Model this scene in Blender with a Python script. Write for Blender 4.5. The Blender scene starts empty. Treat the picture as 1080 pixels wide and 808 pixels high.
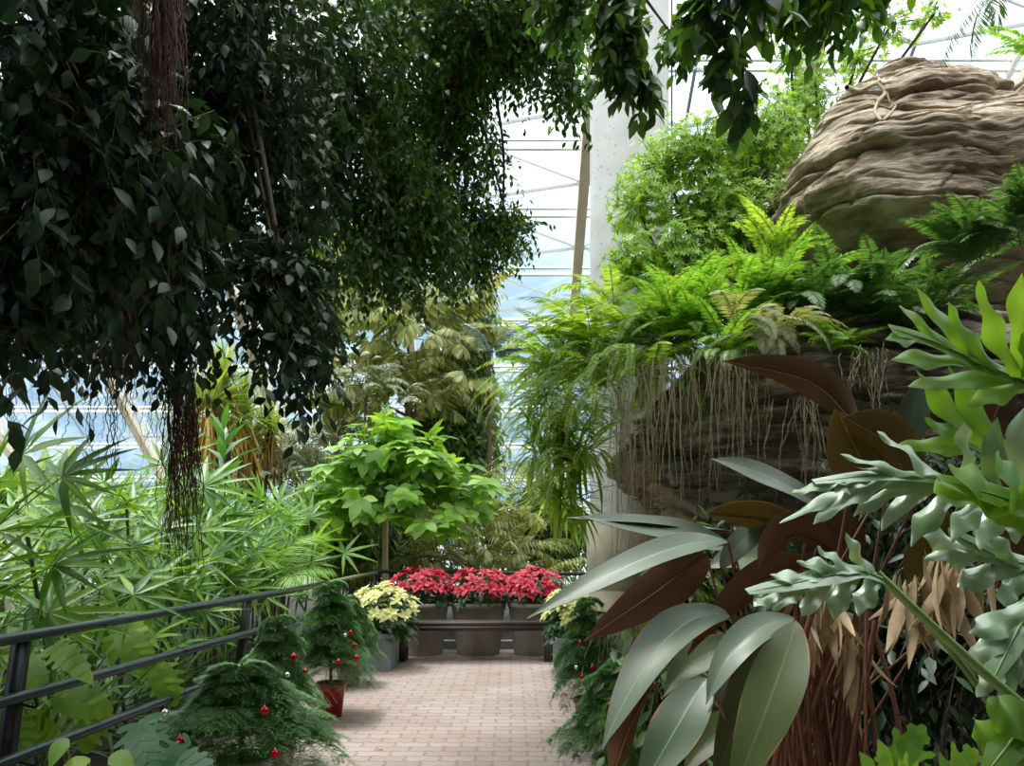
import bpy, math
import numpy as np
from mathutils import Matrix, Vector

# ------------------------------------------------------------------ camera, world, light
C = bpy.context.scene.collection
scene = bpy.context.scene
F, HY, CAMZ = 800.0, 570.0, 1.4
cd = bpy.data.cameras.new('camera')
cam = bpy.data.objects.new('camera', cd); C.objects.link(cam)
cam.location = (0, 0, CAMZ); cam.rotation_euler = (math.pi/2, 0, 0)
cd.sensor_width = 36; cd.lens = 36*F/1080; cd.shift_y = (HY-404)/1080
cd.clip_end = 300; cd.clip_start = 0.05
scene.camera = cam
scene.view_settings.view_transform = 'Standard'; scene.view_settings.look = 'None'
scene.view_settings.exposure = 0.36; scene.view_settings.gamma = 1
scene.view_settings.use_curve_mapping = False
try:
    scene.cycles.max_bounces = 8; scene.cycles.transparent_max_bounces = 8
    scene.cycles.use_denoising = True
except Exception: pass

w = bpy.data.worlds.new('overcast_sky'); scene.world = w; w.use_nodes = True
nt = w.node_tree; nt.nodes.clear()
out = nt.nodes.new('ShaderNodeOutputWorld'); bg = nt.nodes.new('ShaderNodeBackground')
tc = nt.nodes.new('ShaderNodeTexCoord'); sx = nt.nodes.new('ShaderNodeSeparateXYZ')
no = nt.nodes.new('ShaderNodeTexNoise'); no.inputs['Scale'].default_value = 5; no.inputs['Detail'].default_value = 5
ma = nt.nodes.new('ShaderNodeMath'); ma.operation = 'MULTIPLY_ADD'; ma.inputs[1].default_value = 0.16
cr = nt.nodes.new('ShaderNodeValToRGB')
nt.links.new(tc.outputs['Generated'], sx.inputs[0]); nt.links.new(tc.outputs['Generated'], no.inputs['Vector'])
nt.links.new(no.outputs['Fac'], ma.inputs[0]); nt.links.new(sx.outputs['Z'], ma.inputs[2])
nt.links.new(ma.outputs[0], cr.inputs[0])
e = cr.color_ramp.elements
e[0].position = 0.0; e[0].color = (.33, .42, .46, 1)
e[1].position = 0.10; e[1].color = (.38, .59, .80, 1)
for p, c in ((.26, (.44, .66, .87, 1)), (.42, (.58, .78, .93, 1)), (.58, (.92, .97, 1.0, 1))):
    q = e.new(p); q.color = c
st = nt.nodes.new('ShaderNodeMapRange'); st.inputs[1].default_value = .30; st.inputs[2].default_value = .75
st.inputs[3].default_value = 0.82; st.inputs[4].default_value = 3.6
nt.links.new(sx.outputs['Z'], st.inputs[0]); nt.links.new(st.outputs[0], bg.inputs['Strength'])
nt.links.new(cr.outputs[0], bg.inputs['Color']); nt.links.new(bg.outputs[0], out.inputs[0])

sd = bpy.data.lights.new('hazy_sun', 'SUN'); sd.energy = 2.6; sd.angle = math.radians(14); sd.color = (1, .96, .88)
so = bpy.data.objects.new('hazy_sun', sd); C.objects.link(so)
so.rotation_euler = Vector((-.22, .28, 1.0)).to_track_quat('Z', 'Y').to_euler()   # high, a little behind-left

# ------------------------------------------------------------------ geometry core
def at(px, py, Y): return np.array([(px-540)/F*Y, Y, CAMZ-(py-HY)/F*Y])
def pxm(n, Y): return n/F*Y
def nrm(v): v = np.asarray(v, float); return v/np.maximum(np.linalg.norm(v, axis=-1, keepdims=True), 1e-9)
def frames(d, up):
    d = nrm(d); up = np.broadcast_to(np.asarray(up, float), d.shape)
    x = np.cross(d, up); bad = np.linalg.norm(x, axis=-1) < 1e-4
    if np.any(bad):
        x = np.where(bad[..., None], np.cross(d, np.array([1., .1, 0])), x)
    x = nrm(x); z = np.cross(x, d)
    return np.stack([x, d, z], axis=-1)

class G:
    def __init__(s): s.V = []; s.Q = []; s.QM = []; s.n = 0; s.UV = []
    def add(s, V, Q, m=0, uv=None):
        V = np.asarray(V, float).reshape(-1, 3); Q = np.asarray(Q, int).reshape(-1, 4)
        s.V.append(V); s.Q.append(Q+s.n); s.QM.append(np.full(len(Q), m) if np.isscalar(m) else m)
        s.UV.append(np.zeros((len(V), 2)) if uv is None else uv); s.n += len(V)
    def inst(s, T, R, P, S=1., m=0):
        V, Q = T[0], T[1]; N = len(P)
        if N == 0: return
        S = np.asarray(S, float)
        if S.ndim == 0: S = np.full((N, 3), float(S))
        elif S.ndim == 1: S = np.repeat(S[:, None], 3, 1)
        W = np.einsum('nij,nvj->nvi', R, V[None]*S[:, None, :])+P[:, None, :]
        QQ = (Q[None]+(np.arange(N)*len(V))[:, None, None]).reshape(-1, 4)
        uv = np.tile(T[2], (N, 1)) if len(T) > 2 else None
        s.add(W.reshape(-1, 3), QQ, m, uv)
    def tubes(s, P, rad, sides=3, m=0):
        """P (N,k,3), rad (k,) or (N,k)"""
        P = np.asarray(P, float)
        if P.ndim == 2: P = P[None]
        N, k, _ = P.shape
        if N == 0: return
        T = np.gradient(P, axis=1); R = frames(T.reshape(-1, 3), [.13, .07, 1.]).reshape(N, k, 3, 3)
        a = np.arange(sides)*2*math.pi/sides
        rad = np.broadcast_to(np.asarray(rad, float), (N, k))
        ring = (R[..., :, 0][:, :, None, :]*np.cos(a)[None, None, :, None]+R[..., :, 2][:, :, None, :]*np.sin(a)[None, None, :, None])
        V = P[:, :, None, :]+ring*rad[:, :, None, None]
        q = []
        for i in range(k-1):
            for j in range(sides):
                j2 = (j+1) % sides
                q.append([i*sides+j, i*sides+j2, (i+1)*sides+j2, (i+1)*sides+j])
        if sides == 4 or sides == 3:
            pass
        q = np.array(q)
        QQ = (q[None]+(np.arange(N)*k*sides)[:, None, None]).reshape(-1, 4)
        s.add(V.reshape(-1, 3), QQ, m)
    def box(s, lo, hi, m=0, R=None, P=None):
        x0, y0, z0 = lo; x1, y1, z1 = hi
        V = np.array([[x0,y0,z0],[x1,y0,z0],[x1,y1,z0],[x0,y1,z0],[x0,y0,z1],[x1,y0,z1],[x1,y1,z1],[x0,y1,z1]], float)
        if R is not None: V = V@np.asarray(R).T
        if P is not None: V = V+P
        s.add(V, [[0,3,2,1],[4,5,6,7],[0,1,5,4],[1,2,6,5],[2,3,7,6],[3,0,4,7]], m)
    def bar(s, a, b, wx, wz, m=0, up=(0, 0, 1)):
        a = np.asarray(a, float); b = np.asarray(b, float); L = np.linalg.norm(b-a)
        R = frames((b-a)[None], up)[0]
        s.box((-wx/2, 0, -wz/2), (wx/2, L, wz/2), m, R, a)
    def lathe(s, prof, c, sides=32, m=0):
        """prof list of (r,z)"""
        prof = np.array(prof, float); k = len(prof); a = np.arange(sides)*2*math.pi/sides
        V = np.stack([prof[:, 0][:, None]*np.cos(a), prof[:, 0][:, None]*np.sin(a), np.repeat(prof[:, 1][:, None], sides, 1)], -1)+np.asarray(c)
        q = [[i*sides+j, i*sides+(j+1) % sides, (i+1)*sides+(j+1) % sides, (i+1)*sides+j] for i in range(k-1) for j in range(sides)]
        s.add(V.reshape(-1, 3), q, m)
    def mesh(s, name, mats, smooth=True):
        V = np.concatenate(s.V); Q = np.concatenate(s.Q); M = np.concatenate(s.QM); UV = np.concatenate(s.UV)
        me = bpy.data.meshes.new(name)
        me.vertices.add(len(V)); me.vertices.foreach_set('co', V.astype(np.float32).ravel())
        me.loops.add(len(Q)*4); me.loops.foreach_set('vertex_index', Q.astype(np.int32).ravel())
        me.polygons.add(len(Q)); me.polygons.foreach_set('loop_start', (np.arange(len(Q))*4).astype(np.int32))
        try: me.polygons.foreach_set('loop_total', np.full(len(Q), 4, np.int32))
        except Exception: pass
        me.polygons.foreach_set('material_index', M.astype(np.int32))
        me.polygons.foreach_set('use_smooth', np.full(len(Q), smooth))
        ul = me.uv_layers.new(name='UVMap'); ul.data.foreach_set('uv', UV[Q.ravel()].astype(np.float32).ravel())
        for m in (mats if isinstance(mats, (list, tuple)) else [mats]): me.materials.append(m)
        me.update(calc_edges=True); me.validate()
        return me
    def build(s, name, mats, parent=None, smooth=True):
        o = bpy.data.objects.new(name, s.mesh(name, mats, smooth)); C.objects.link(o)
        if parent is not None:
            o.parent = parent; o.location = -Vector(parent.location)   # geometry is in world metres, the parent is unrotated
        return o

def tag(o, label, cat, group=None, kind=None):
    o['label'] = label; o['category'] = cat
    if group: o['group'] = group
    if kind: o['kind'] = kind
    return o
def thing(name, label, cat, loc, group=None):
    o = bpy.data.objects.new(name, None); C.objects.link(o); o.location = [float(v) for v in loc]; o.empty_display_size = .05
    return tag(o, label, cat, group)
def kid(me, name, parent, R, P, S=1.0):
    """child with shared mesh; R 3x3, P in the parent's frame"""
    o = bpy.data.objects.new(name, me); C.objects.link(o); o.parent = parent
    M = Matrix([[R[i][j]*S for j in range(3)]+[float(P[i])] for i in range(3)]+[[0, 0, 0, 1]])
    o.matrix_local = M
    return o
def struct(name, g, mats, smooth=False):
    o = g.build(name, mats, None, smooth); o['kind'] = 'structure'; return o
def copy_thing(o, loc, label, rotz=0, scale=1.0):
    c = o.copy(); C.objects.link(c); c.location = loc; c.rotation_euler = (0, 0, rotz); c.scale = (scale,)*3; c['label'] = label
    for ch in list(o.children):
        k = ch.copy(); C.objects.link(k); k.parent = c
        for gc in list(ch.children):
            k2 = gc.copy(); C.objects.link(k2); k2.parent = k
    return c

# ------------------------------------------------------------------ materials
def mat(name):
    m = bpy.data.materials.new(name); m.use_nodes = True
    nt = m.node_tree; b = nt.nodes['Principled BSDF']; return m, nt, b
def N(nt, t, **k):
    n = nt.nodes.new(t)
    for a, v in k.items():
        if a in n.inputs: n.inputs[a].default_value = v
        else: setattr(n, a, v)
    return n
def ramp(nt, stops):
    r = nt.nodes.new('ShaderNodeValToRGB'); e = r.color_ramp.elements
    e[0].position, e[0].color = stops[0][0], (*stops[0][1], 1); e[1].position, e[1].color = stops[-1][0], (*stops[-1][1], 1)
    for p, c in stops[1:-1]:
        q = e.new(p); q.color = (*c, 1)
    return r
def leafmat(name, cols, rough=.45, trans=.35, tcol=None, spec=.5, vein=False, noise=6.0):
    """two or more leaf colours spread over the single leaves; a share of the light passes through the blade"""
    m, nt, b = mat(name); L = nt.links.new
    geo = N(nt, 'ShaderNodeNewGeometry'); oi = N(nt, 'ShaderNodeObjectInfo')
    tx = N(nt, 'ShaderNodeTexCoord'); ns = N(nt, 'ShaderNodeTexNoise'); ns.inputs['Scale'].default_value = noise
    L(tx.outputs['Object'], ns.inputs['Vector'])
    a = N(nt, 'ShaderNodeMath', operation='ADD'); L(geo.outputs['Random Per Island'], a.inputs[0]); L(oi.outputs['Random'], a.inputs[1])
    fr = N(nt, 'ShaderNodeMath', operation='FRACT'); L(a.outputs[0], fr.inputs[0])
    mx = N(nt, 'ShaderNodeMix'); mx.inputs[0].default_value = .4; L(fr.outputs[0], mx.inputs[2]); L(ns.outputs['Fac'], mx.inputs[3])
    n = len(cols); r = ramp(nt, [(.12+.76*i/(n-1), c) for i, c in enumerate(cols)]); L(mx.outputs[0], r.inputs[0])
    col = r.outputs[0]
    if vein:
        uv = N(nt, 'ShaderNodeSeparateXYZ'); L(tx.outputs['UV'], uv.inputs[0])
        ab = N(nt, 'ShaderNodeMath', operation='ABSOLUTE'); L(uv.outputs[0], ab.inputs[0])
        s1 = N(nt, 'ShaderNodeMath', operation='MULTIPLY_ADD'); L(ab.outputs[0], s1.inputs[0]); s1.inputs[1].default_value = -.22; L(uv.outputs[1], s1.inputs[2])
        s2 = N(nt, 'ShaderNodeMath', operation='MULTIPLY'); L(s1.outputs[0], s2.inputs[0]); s2.inputs[1].default_value = 300
        s3 = N(nt, 'ShaderNodeMath', operation='SINE'); L(s2.outputs[0], s3.inputs[0])
        bp = N(nt, 'ShaderNodeBump'); bp.inputs['Strength'].default_value = .16; bp.inputs['Distance'].default_value = .003
        L(s3.outputs[0], bp.inputs['Height']); L(bp.outputs[0], b.inputs['Normal'])
        md = N(nt, 'ShaderNodeMath', operation='LESS_THAN'); L(ab.outputs[0], md.inputs[0]); md.inputs[1].default_value = .035
        m2 = N(nt, 'ShaderNodeMix', data_type='RGBA'); L(md.outputs[0], m2.inputs[0]); L(col, m2.inputs[6])
        m2.inputs[7].default_value = (*[min(1, c*1.35) for c in cols[-1]], 1); col = m2.outputs[2]
        # dry brown patches along the margins
        n4 = N(nt, 'ShaderNodeTexNoise'); n4.inputs['Scale'].default_value = 7; L(tx.outputs['Object'], n4.inputs['Vector'])
        e1 = N(nt, 'ShaderNodeMath', operation='MULTIPLY_ADD'); L(n4.outputs['Fac'], e1.inputs[0]); e1.inputs[1].default_value = .5; L(ab.outputs[0], e1.inputs[2])
        e2 = N(nt, 'ShaderNodeMath', operation='GREATER_THAN'); L(e1.outputs[0], e2.inputs[0]); e2.inputs[1].default_value = 1.24
        m3 = N(nt, 'ShaderNodeMix', data_type='RGBA'); L(e2.outputs[0], m3.inputs[0]); L(col, m3.inputs[6]); m3.inputs[7].default_value = (.24, .13, .05, 1); col = m3.outputs[2]
    L(col, b.inputs['Base Color']); b.inputs['Roughness'].default_value = rough; b.inputs['Specular IOR Level'].default_value = spec
    if trans > 0:
        tr = N(nt, 'ShaderNodeBsdfTranslucent'); mix = N(nt, 'ShaderNodeMixShader'); mix.inputs[0].default_value = trans
        hs = N(nt, 'ShaderNodeMix', data_type='RGBA', blend_type='MULTIPLY'); hs.inputs[0].default_value = 1
        L(col, hs.inputs[6]); hs.inputs[7].default_value = (*(tcol or (1.65, 1.5, .7)), 1)
        L(hs.outputs[2], tr.inputs['Color']); L(b.outputs[0], mix.inputs[1]); L(tr.outputs[0], mix.inputs[2])
        L(mix.outputs[0], nt.nodes['Material Output'].inputs['Surface'])
    return m
def plain(name, col, rough=.5, metal=0., noise=0., scale=20., bump=0., spec=.5, col2=None):
    m, nt, b = mat(name); L = nt.links.new
    b.inputs['Roughness'].default_value = rough; b.inputs['Metallic'].default_value = metal; b.inputs['Specular IOR Level'].default_value = spec
    b.inputs['Base Color'].default_value = (*col, 1)
    if noise or bump or col2:
        tx = N(nt, 'ShaderNodeTexCoord'); ns = N(nt, 'ShaderNodeTexNoise'); ns.inputs['Scale'].default_value = scale; ns.inputs['Detail'].default_value = 6
        L(tx.outputs['Object'], ns.inputs['Vector'])
        c2 = col2 or tuple(c*(1-noise) for c in col)
        r = ramp(nt, [(.3, c2), (.7, col)]); L(ns.outputs['Fac'], r.inputs[0]); L(r.outputs[0], b.inputs['Base Color'])
        if bump:
            bp = N(nt, 'ShaderNodeBump'); bp.inputs['Strength'].default_value = bump; bp.inputs['Distance'].default_value = .01
            L(ns.outputs['Fac'], bp.inputs['Height']); L(bp.outputs[0], b.inputs['Normal'])
    return m

M = {}
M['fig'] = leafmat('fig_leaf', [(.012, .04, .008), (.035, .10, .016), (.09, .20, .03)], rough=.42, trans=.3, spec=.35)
M['fig_shaded'] = leafmat('fig_leaf_shaded', [(.008, .022, .008), (.016, .048, .016), (.035, .085, .03)], rough=.42, trans=.16, spec=.35)  # darker copy of the fig leaf, canopy and undergrowth shade put into its colour
M['fig_lit'] = leafmat('fig_leaf_lit', [(.02, .08, .012), (.07, .19, .02), (.20, .36, .04)], rough=.4, trans=.4)  # lighter copy of the fig leaf for lit boughs, light put into the colour
M['broad'] = leafmat('broad_leaf', [(.02, .06, .015), (.05, .12, .02), (.09, .2, .03)], rough=.42, trans=.35)
M['bark'] = plain('bark', (.12, .085, .06), .85, noise=.5, scale=30, bump=.4)
M['twig'] = plain('twig', (.10, .07, .04), .8)
M['root_red'] = plain('root_red', (.11, .035, .028), .75, noise=.5, scale=60)
M['root_dark'] = plain('root_dark', (.05, .03, .03), .8, noise=.4, scale=60)
M['root_tan'] = plain('root_tan', (.42, .36, .21), .8, noise=.35, scale=60)
M['rhapis'] = leafmat('fan_palm_leaf', [(.03, .10, .015), (.13, .30, .03), (.34, .54, .07)], rough=.34, trans=.35)
M['areca'] = leafmat('feather_palm_leaf', [(.10, .24, .04), (.22, .42, .07), (.34, .52, .10)], rough=.4, trans=.35)
M['cane'] = plain('cane', (.13, .12, .05), .7, noise=.5, scale=25)
M['green_stem'] = plain('green_stem', (.16, .26, .06), .5, noise=.3, scale=18)
M['monstera'] = leafmat('split_leaf', [(.13, .27, .03), (.22, .38, .04), (.34, .52, .07)], rough=.42, trans=.4)
M['monstera_dk'] = leafmat('split_leaf_dark', [(.03, .12, .04), (.06, .18, .05)], rough=.4, trans=.2)
M['dracaena'] = leafmat('dracaena_leaf', [(.05, .18, .04), (.10, .28, .05)], rough=.35, trans=.3)
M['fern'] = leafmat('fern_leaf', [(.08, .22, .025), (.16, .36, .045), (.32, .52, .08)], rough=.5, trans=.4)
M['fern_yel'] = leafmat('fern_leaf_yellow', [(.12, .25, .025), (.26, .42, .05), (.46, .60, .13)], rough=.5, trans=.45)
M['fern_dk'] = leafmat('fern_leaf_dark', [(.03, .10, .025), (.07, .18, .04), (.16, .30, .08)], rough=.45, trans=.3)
M['fern_dry'] = leafmat('fern_leaf_dry', [(.20, .24, .09), (.38, .42, .22)], rough=.6, trans=.3)
M['schef'] = leafmat('umbrella_shrub_leaf', [(.13, .26, .04), (.26, .45, .06), (.42, .60, .10)], rough=.4, trans=.4)
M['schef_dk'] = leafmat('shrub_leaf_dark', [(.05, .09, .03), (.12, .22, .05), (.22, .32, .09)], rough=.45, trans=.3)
M['olive'] = leafmat('olive_leaf', [(.09, .13, .03), (.27, .31, .08), (.60, .56, .25)], rough=.45, trans=.35, tcol=(1.6, 1.4, .8))
M['silver'] = leafmat('silver_leaf', [(.10, .13, .05), (.30, .32, .17), (.62, .60, .42)], rough=.45, trans=.25, tcol=(1.3, 1.3, 1))
M['bright'] = leafmat('bright_lobed_leaf', [(.07, .18, .02), (.20, .40, .04), (.42, .62, .09)], rough=.42, trans=.4)
M['yucca'] = leafmat('sword_leaf', [(.12, .22, .05), (.30, .42, .10), (.45, .50, .15)], rough=.5, trans=.3)
M['straw'] = leafmat('dead_sword_leaf', [(.45, .28, .06), (.62, .42, .12)], rough=.7, trans=.3, tcol=(1.3, 1.1, .6))
M['bluegreen'] = leafmat('blue_green_frond', [(.14, .22, .20), (.28, .36, .34)], rough=.45, trans=.2, tcol=(1.2, 1.3, 1.2))
M['banana'] = leafmat('pale_banana_leaf', [(.40, .52, .22), (.55, .64, .34)], rough=.5, trans=.5, tcol=(1.4, 1.4, .9), vein=True)
M['pine'] = leafmat('pine_needle', [(.045, .14, .04), (.11, .27, .075), (.26, .46, .15)], rough=.5, trans=.15)
M['red_bract'] = leafmat('red_bract', [(.30, .004, .018), (.58, .010, .035), (.75, .03, .09)], rough=.5, trans=.25, tcol=(1.2, .5, .6))
M['cream_bract'] = leafmat('cream_bract', [(.62, .66, .20), (.80, .80, .34), (.90, .88, .50)], rough=.55, trans=.3, tcol=(1.1, 1.1, .7))
M['poin_green'] = leafmat('poinsettia_leaf', [(.03, .09, .03), (.07, .17, .05)], rough=.45, trans=.2)
M['cal_top'] = leafmat('paddle_leaf_upper', [(.06, .10, .05), (.13, .18, .115)], rough=.34, trans=.12, vein=True, noise=2)
M['cal_dark'] = leafmat('paddle_leaf_olive', [(.05, .075, .02), (.09, .12, .035)], rough=.38, trans=.15, vein=True, noise=2)
M['cal_under'] = leafmat('paddle_leaf_underside', [(.085, .032, .012), (.16, .072, .02)], rough=.55, trans=.12, tcol=(1.6, 1.0, .5), noise=3)
M['cal_olive'] = leafmat('olive_underside', [(.16, .09, .015), (.22, .15, .02)], rough=.5, trans=.25, tcol=(1.4, 1.2, .5), noise=3)
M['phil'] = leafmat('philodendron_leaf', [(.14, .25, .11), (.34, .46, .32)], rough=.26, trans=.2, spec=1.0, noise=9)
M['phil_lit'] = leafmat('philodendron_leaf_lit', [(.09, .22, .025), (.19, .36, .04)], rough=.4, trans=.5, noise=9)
M['dry_brown'] = plain('dry_stalk', (.22, .085, .045), .7, noise=.6, scale=14)
M['dry_tan'] = plain('dry_sheath', (.50, .36, .20), .8, noise=.5, scale=18)
M['soil'] = plain('soil', (.045, .032, .022), .95, noise=.6, scale=8, bump=.8)
M['rail'] = plain('rail_paint', (.045, .065, .065), .3, .55, noise=.25, scale=14)
M['rail_post'] = plain('post_paint', (.012, .014, .015), .4, .3)
M['rail_tan'] = plain('rail_lit_tan', (.28, .27, .16), .5, .2, noise=.3)  # light on the far rail put into a tan copy of its paint
M['bench'] = plain('bench_brown', (.05, .035, .032), .5, noise=.3)
M['pot_taupe'] = plain('taupe_pot', (.38, .35, .31), .5, noise=.25, scale=5)
M['pot_red'] = plain('red_pot', (.35, .015, .02), .35)
M['pot_white'] = plain('white_pot', (.62, .58, .5), .5, noise=.15)
M['planter'] = plain('grey_blue_planter', (.33, .39, .44), .5, noise=.2, scale=6)
M['red_ball'] = plain('red_bauble', (.45, .005, .015), .12, .6)
M['silver_ball'] = plain('silver_bauble', (.8, .8, .8), .12, .9)
M['gold'] = plain('gold_cap', (.7, .55, .25), .3, 1.)
M['timber'] = plain('beige_rafter', (.92, .70, .45), .6, noise=.18, scale=3)
M['white_metal'] = plain('white_frame', (.82, .80, .76), .4, .1)
M['grey_metal'] = plain('grey_frame', (.40, .44, .46), .4, .2)
M['kerb'] = plain('kerb_concrete', (.46, .44, .38), .8, noise=.3, scale=12, bump=.3)
M['outside'] = plain('pale_outside_ground', (.42, .47, .5), .9, noise=.2, scale=.2)
M['shade_wall'] = plain('shade_wall_paint', (.14, .16, .14), .9, noise=.2, scale=1)  # for the unseen surfaces added to block light
M['cable'] = plain('cable', (.02, .02, .02), .5)
M['litter'] = plain('dead_leaf', (.22, .14, .07), .8)

def glassmat():
    m, nt, b = mat('greenhouse_glass'); L = nt.links.new
    tx = N(nt, 'ShaderNodeTexCoord'); ns = N(nt, 'ShaderNodeTexNoise'); ns.inputs['Scale'].default_value = .55; ns.inputs['Detail'].default_value = 5
    L(tx.outputs['Object'], ns.inputs['Vector'])
    tp = N(nt, 'ShaderNodeBsdfTransparent'); tp.inputs['Color'].default_value = (.88, .95, .98, 1)
    tl = N(nt, 'ShaderNodeBsdfTranslucent'); tl.inputs['Color'].default_value = (.8, .88, .94, 1)
    gl = N(nt, 'ShaderNodeBsdfGlossy'); gl.inputs['Roughness'].default_value = .12
    mr = N(nt, 'ShaderNodeMapRange'); mr.inputs[1].default_value = .45; mr.inputs[2].default_value = .75; mr.inputs[3].default_value = .0; mr.inputs[4].default_value = .22
    L(ns.outputs['Fac'], mr.inputs[0])
    m1 = N(nt, 'ShaderNodeMixShader'); L(mr.outputs[0], m1.inputs[0]); L(tp.outputs[0], m1.inputs[1]); L(tl.outputs[0], m1.inputs[2])
    m2 = N(nt, 'ShaderNodeMixShader'); m2.inputs[0].default_value = .06; L(m1.outputs[0], m2.inputs[1]); L(gl.outputs[0], m2.inputs[2])
    L(m2.outputs[0], nt.nodes['Material Output'].inputs['Surface']); return m
M['glass'] = glassmat()

def paving():
    m, nt, b = mat('interlocking_brick_paving'); L = nt.links.new
    tx = N(nt, 'ShaderNodeTexCoord'); sp = N(nt, 'ShaderNodeSeparateXYZ'); L(tx.outputs['Object'], sp.inputs[0])
    def zig(src, amp, per):
        a = N(nt, 'ShaderNodeMath', operation='PINGPONG'); L(src, a.inputs[0]); a.inputs[1].default_value = per
        c = N(nt, 'ShaderNodeMath', operation='MULTIPLY'); L(a.outputs[0], c.inputs[0]); c.inputs[1].default_value = amp/per
        return c.outputs[0]
    x2 = N(nt, 'ShaderNodeMath', operation='ADD'); L(sp.outputs[0], x2.inputs[0]); L(zig(sp.outputs[1], .022, .028), x2.inputs[1])
    y2 = N(nt, 'ShaderNodeMath', operation='ADD'); L(sp.outputs[1], y2.inputs[0]); L(zig(sp.outputs[0], .022, .056), y2.inputs[1])
    cb = N(nt, 'ShaderNodeCombineXYZ'); L(x2.outputs[0], cb.inputs[0]); L(y2.outputs[0], cb.inputs[1])
    br = N(nt, 'ShaderNodeTexBrick'); L(cb.outputs[0], br.inputs['Vector'])
    br.inputs['Scale'].default_value = 1; br.inputs['Brick Width'].default_value = .225; br.inputs['Row Height'].default_value = .112
    br.inputs['Mortar Size'].default_value = .0045; br.inputs['Mortar Smooth'].default_value = .3; br.inputs['Bias'].default_value = 0
    br.inputs['Color1'].default_value = (.42, .315, .27, 1); br.inputs['Color2'].default_value = (.49, .39, .345, 1); br.inputs['Mortar'].default_value = (.15, .115, .10, 1)
    ns = N(nt, 'ShaderNodeTexNoise'); ns.inputs['Scale'].default_value = 1.1; ns.inputs['Detail'].default_value = 8; L(tx.outputs['Object'], ns.inputs['Vector'])
    r = ramp(nt, [(.35, (.86, .80, .76)), (.65, (1.0, 1.0, 1.02))]); L(ns.outputs['Fac'], r.inputs[0])
    mx = N(nt, 'ShaderNodeMix', data_type='RGBA', blend_type='MULTIPLY'); mx.inputs[0].default_value = 1; L(br.outputs['Color'], mx.inputs[6]); L(r.outputs[0], mx.inputs[7])
    L(mx.outputs[2], b.inputs['Base Color'])
    bp = N(nt, 'ShaderNodeBump'); bp.inputs['Strength'].default_value = .6; bp.inputs['Distance'].default_value = .006; bp.invert = True
    L(br.outputs['Fac'], bp.inputs['Height']); L(bp.outputs[0], b.inputs['Normal']); b.inputs['Roughness'].default_value = .62
    return m
M['paving'] = paving()

def rockmat(name, cols, strata=6.5):
    m, nt, b = mat(name); L = nt.links.new
    tx = N(nt, 'ShaderNodeTexCoord'); mp = N(nt, 'ShaderNodeMapping'); L(tx.outputs['Object'], mp.inputs[0]); mp.inputs['Scale'].default_value = (1, 1, strata)
    n1 = N(nt, 'ShaderNodeTexNoise'); n1.inputs['Scale'].default_value = 3.0; n1.inputs['Detail'].default_value = 12; n1.inputs['Roughness'].default_value = .68; L(mp.outputs[0], n1.inputs['Vector'])
    n2 = N(nt, 'ShaderNodeTexNoise'); n2.inputs['Scale'].default_value = 22; n2.inputs['Detail'].default_value = 8; L(tx.outputs['Object'], n2.inputs['Vector'])
    n3 = N(nt, 'ShaderNodeTexNoise'); n3.inputs['Scale'].default_value = 1.6; n3.inputs['Detail'].default_value = 4; L(tx.outputs['Object'], n3.inputs['Vector'])
    a = N(nt, 'ShaderNodeMath', operation='MULTIPLY_ADD'); L(n3.outputs['Fac'], a.inputs[0]); a.inputs[1].default_value = .8; L(n1.outputs['Fac'], a.inputs[2])
    k = len(cols); r = ramp(nt, [(.62+.5*i/(k-1), c) for i, c in enumerate(cols)]); L(a.outputs[0], r.inputs[0]); L(r.outputs[0], b.inputs['Base Color'])
    h = N(nt, 'ShaderNodeMath', operation='MULTIPLY_ADD'); L(n2.outputs['Fac'], h.inputs[0]); h.inputs[1].default_value = .35; L(n1.outputs['Fac'], h.inputs[2])
    bp = N(nt, 'ShaderNodeBump'); bp.inputs['Strength'].default_value = 1.0; bp.inputs['Distance'].default_value = .09; L(h.outputs[0], bp.inputs['Height']); L(bp.outputs[0], b.inputs['Normal'])
    b.inputs['Roughness'].default_value = .85
    return m
M['rock'] = rockmat('tan_layered_rock', [(.07, .045, .028), (.27, .185, .115), (.48, .37, .25), (.62, .52, .38)])
M['rock_shaded_wet'] = rockmat('shaded_wet_layered_rock', [(.05, .038, .025), (.20, .155, .11), (.38, .31, .225)])  # shade and wet on the ledge put into darker rock colours

def concretemat():
    m, nt, b = mat('pitted_concrete'); L = nt.links.new
    tx = N(nt, 'ShaderNodeTexCoord'); n = N(nt, 'ShaderNodeTexNoise'); n.inputs['Scale'].default_value = 2.5; n.inputs['Detail'].default_value = 8; L(tx.outputs['Object'], n.inputs['Vector'])
    v = N(nt, 'ShaderNodeTexVoronoi'); v.inputs['Scale'].default_value = 13; L(tx.outputs['Object'], v.inputs['Vector'])
    r = ramp(nt, [(.3, (.34, .33, .30)), (.7, (.46, .455, .43))]); L(n.outputs['Fac'], r.inputs[0])
    pr = N(nt, 'ShaderNodeMath', operation='GREATER_THAN'); L(v.outputs['Distance'], pr.inputs[0]); pr.inputs[1].default_value = .16
    mx = N(nt, 'ShaderNodeMix', data_type='RGBA'); L(pr.outputs[0], mx.inputs[0]); mx.inputs[6].default_value = (.25, .24, .22, 1); L(r.outputs[0], mx.inputs[7])
    L(mx.outputs[2], b.inputs['Base Color']); b.inputs['Roughness'].default_value = .85
    bp = N(nt, 'ShaderNodeBump'); bp.inputs['Strength'].default_value = .5; bp.inputs['Distance'].default_value = .01; L(pr.outputs[0], bp.inputs['Height']); L(bp.outputs[0], b.inputs['Normal'])
    return m
M['concrete'] = concretemat()

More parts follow.
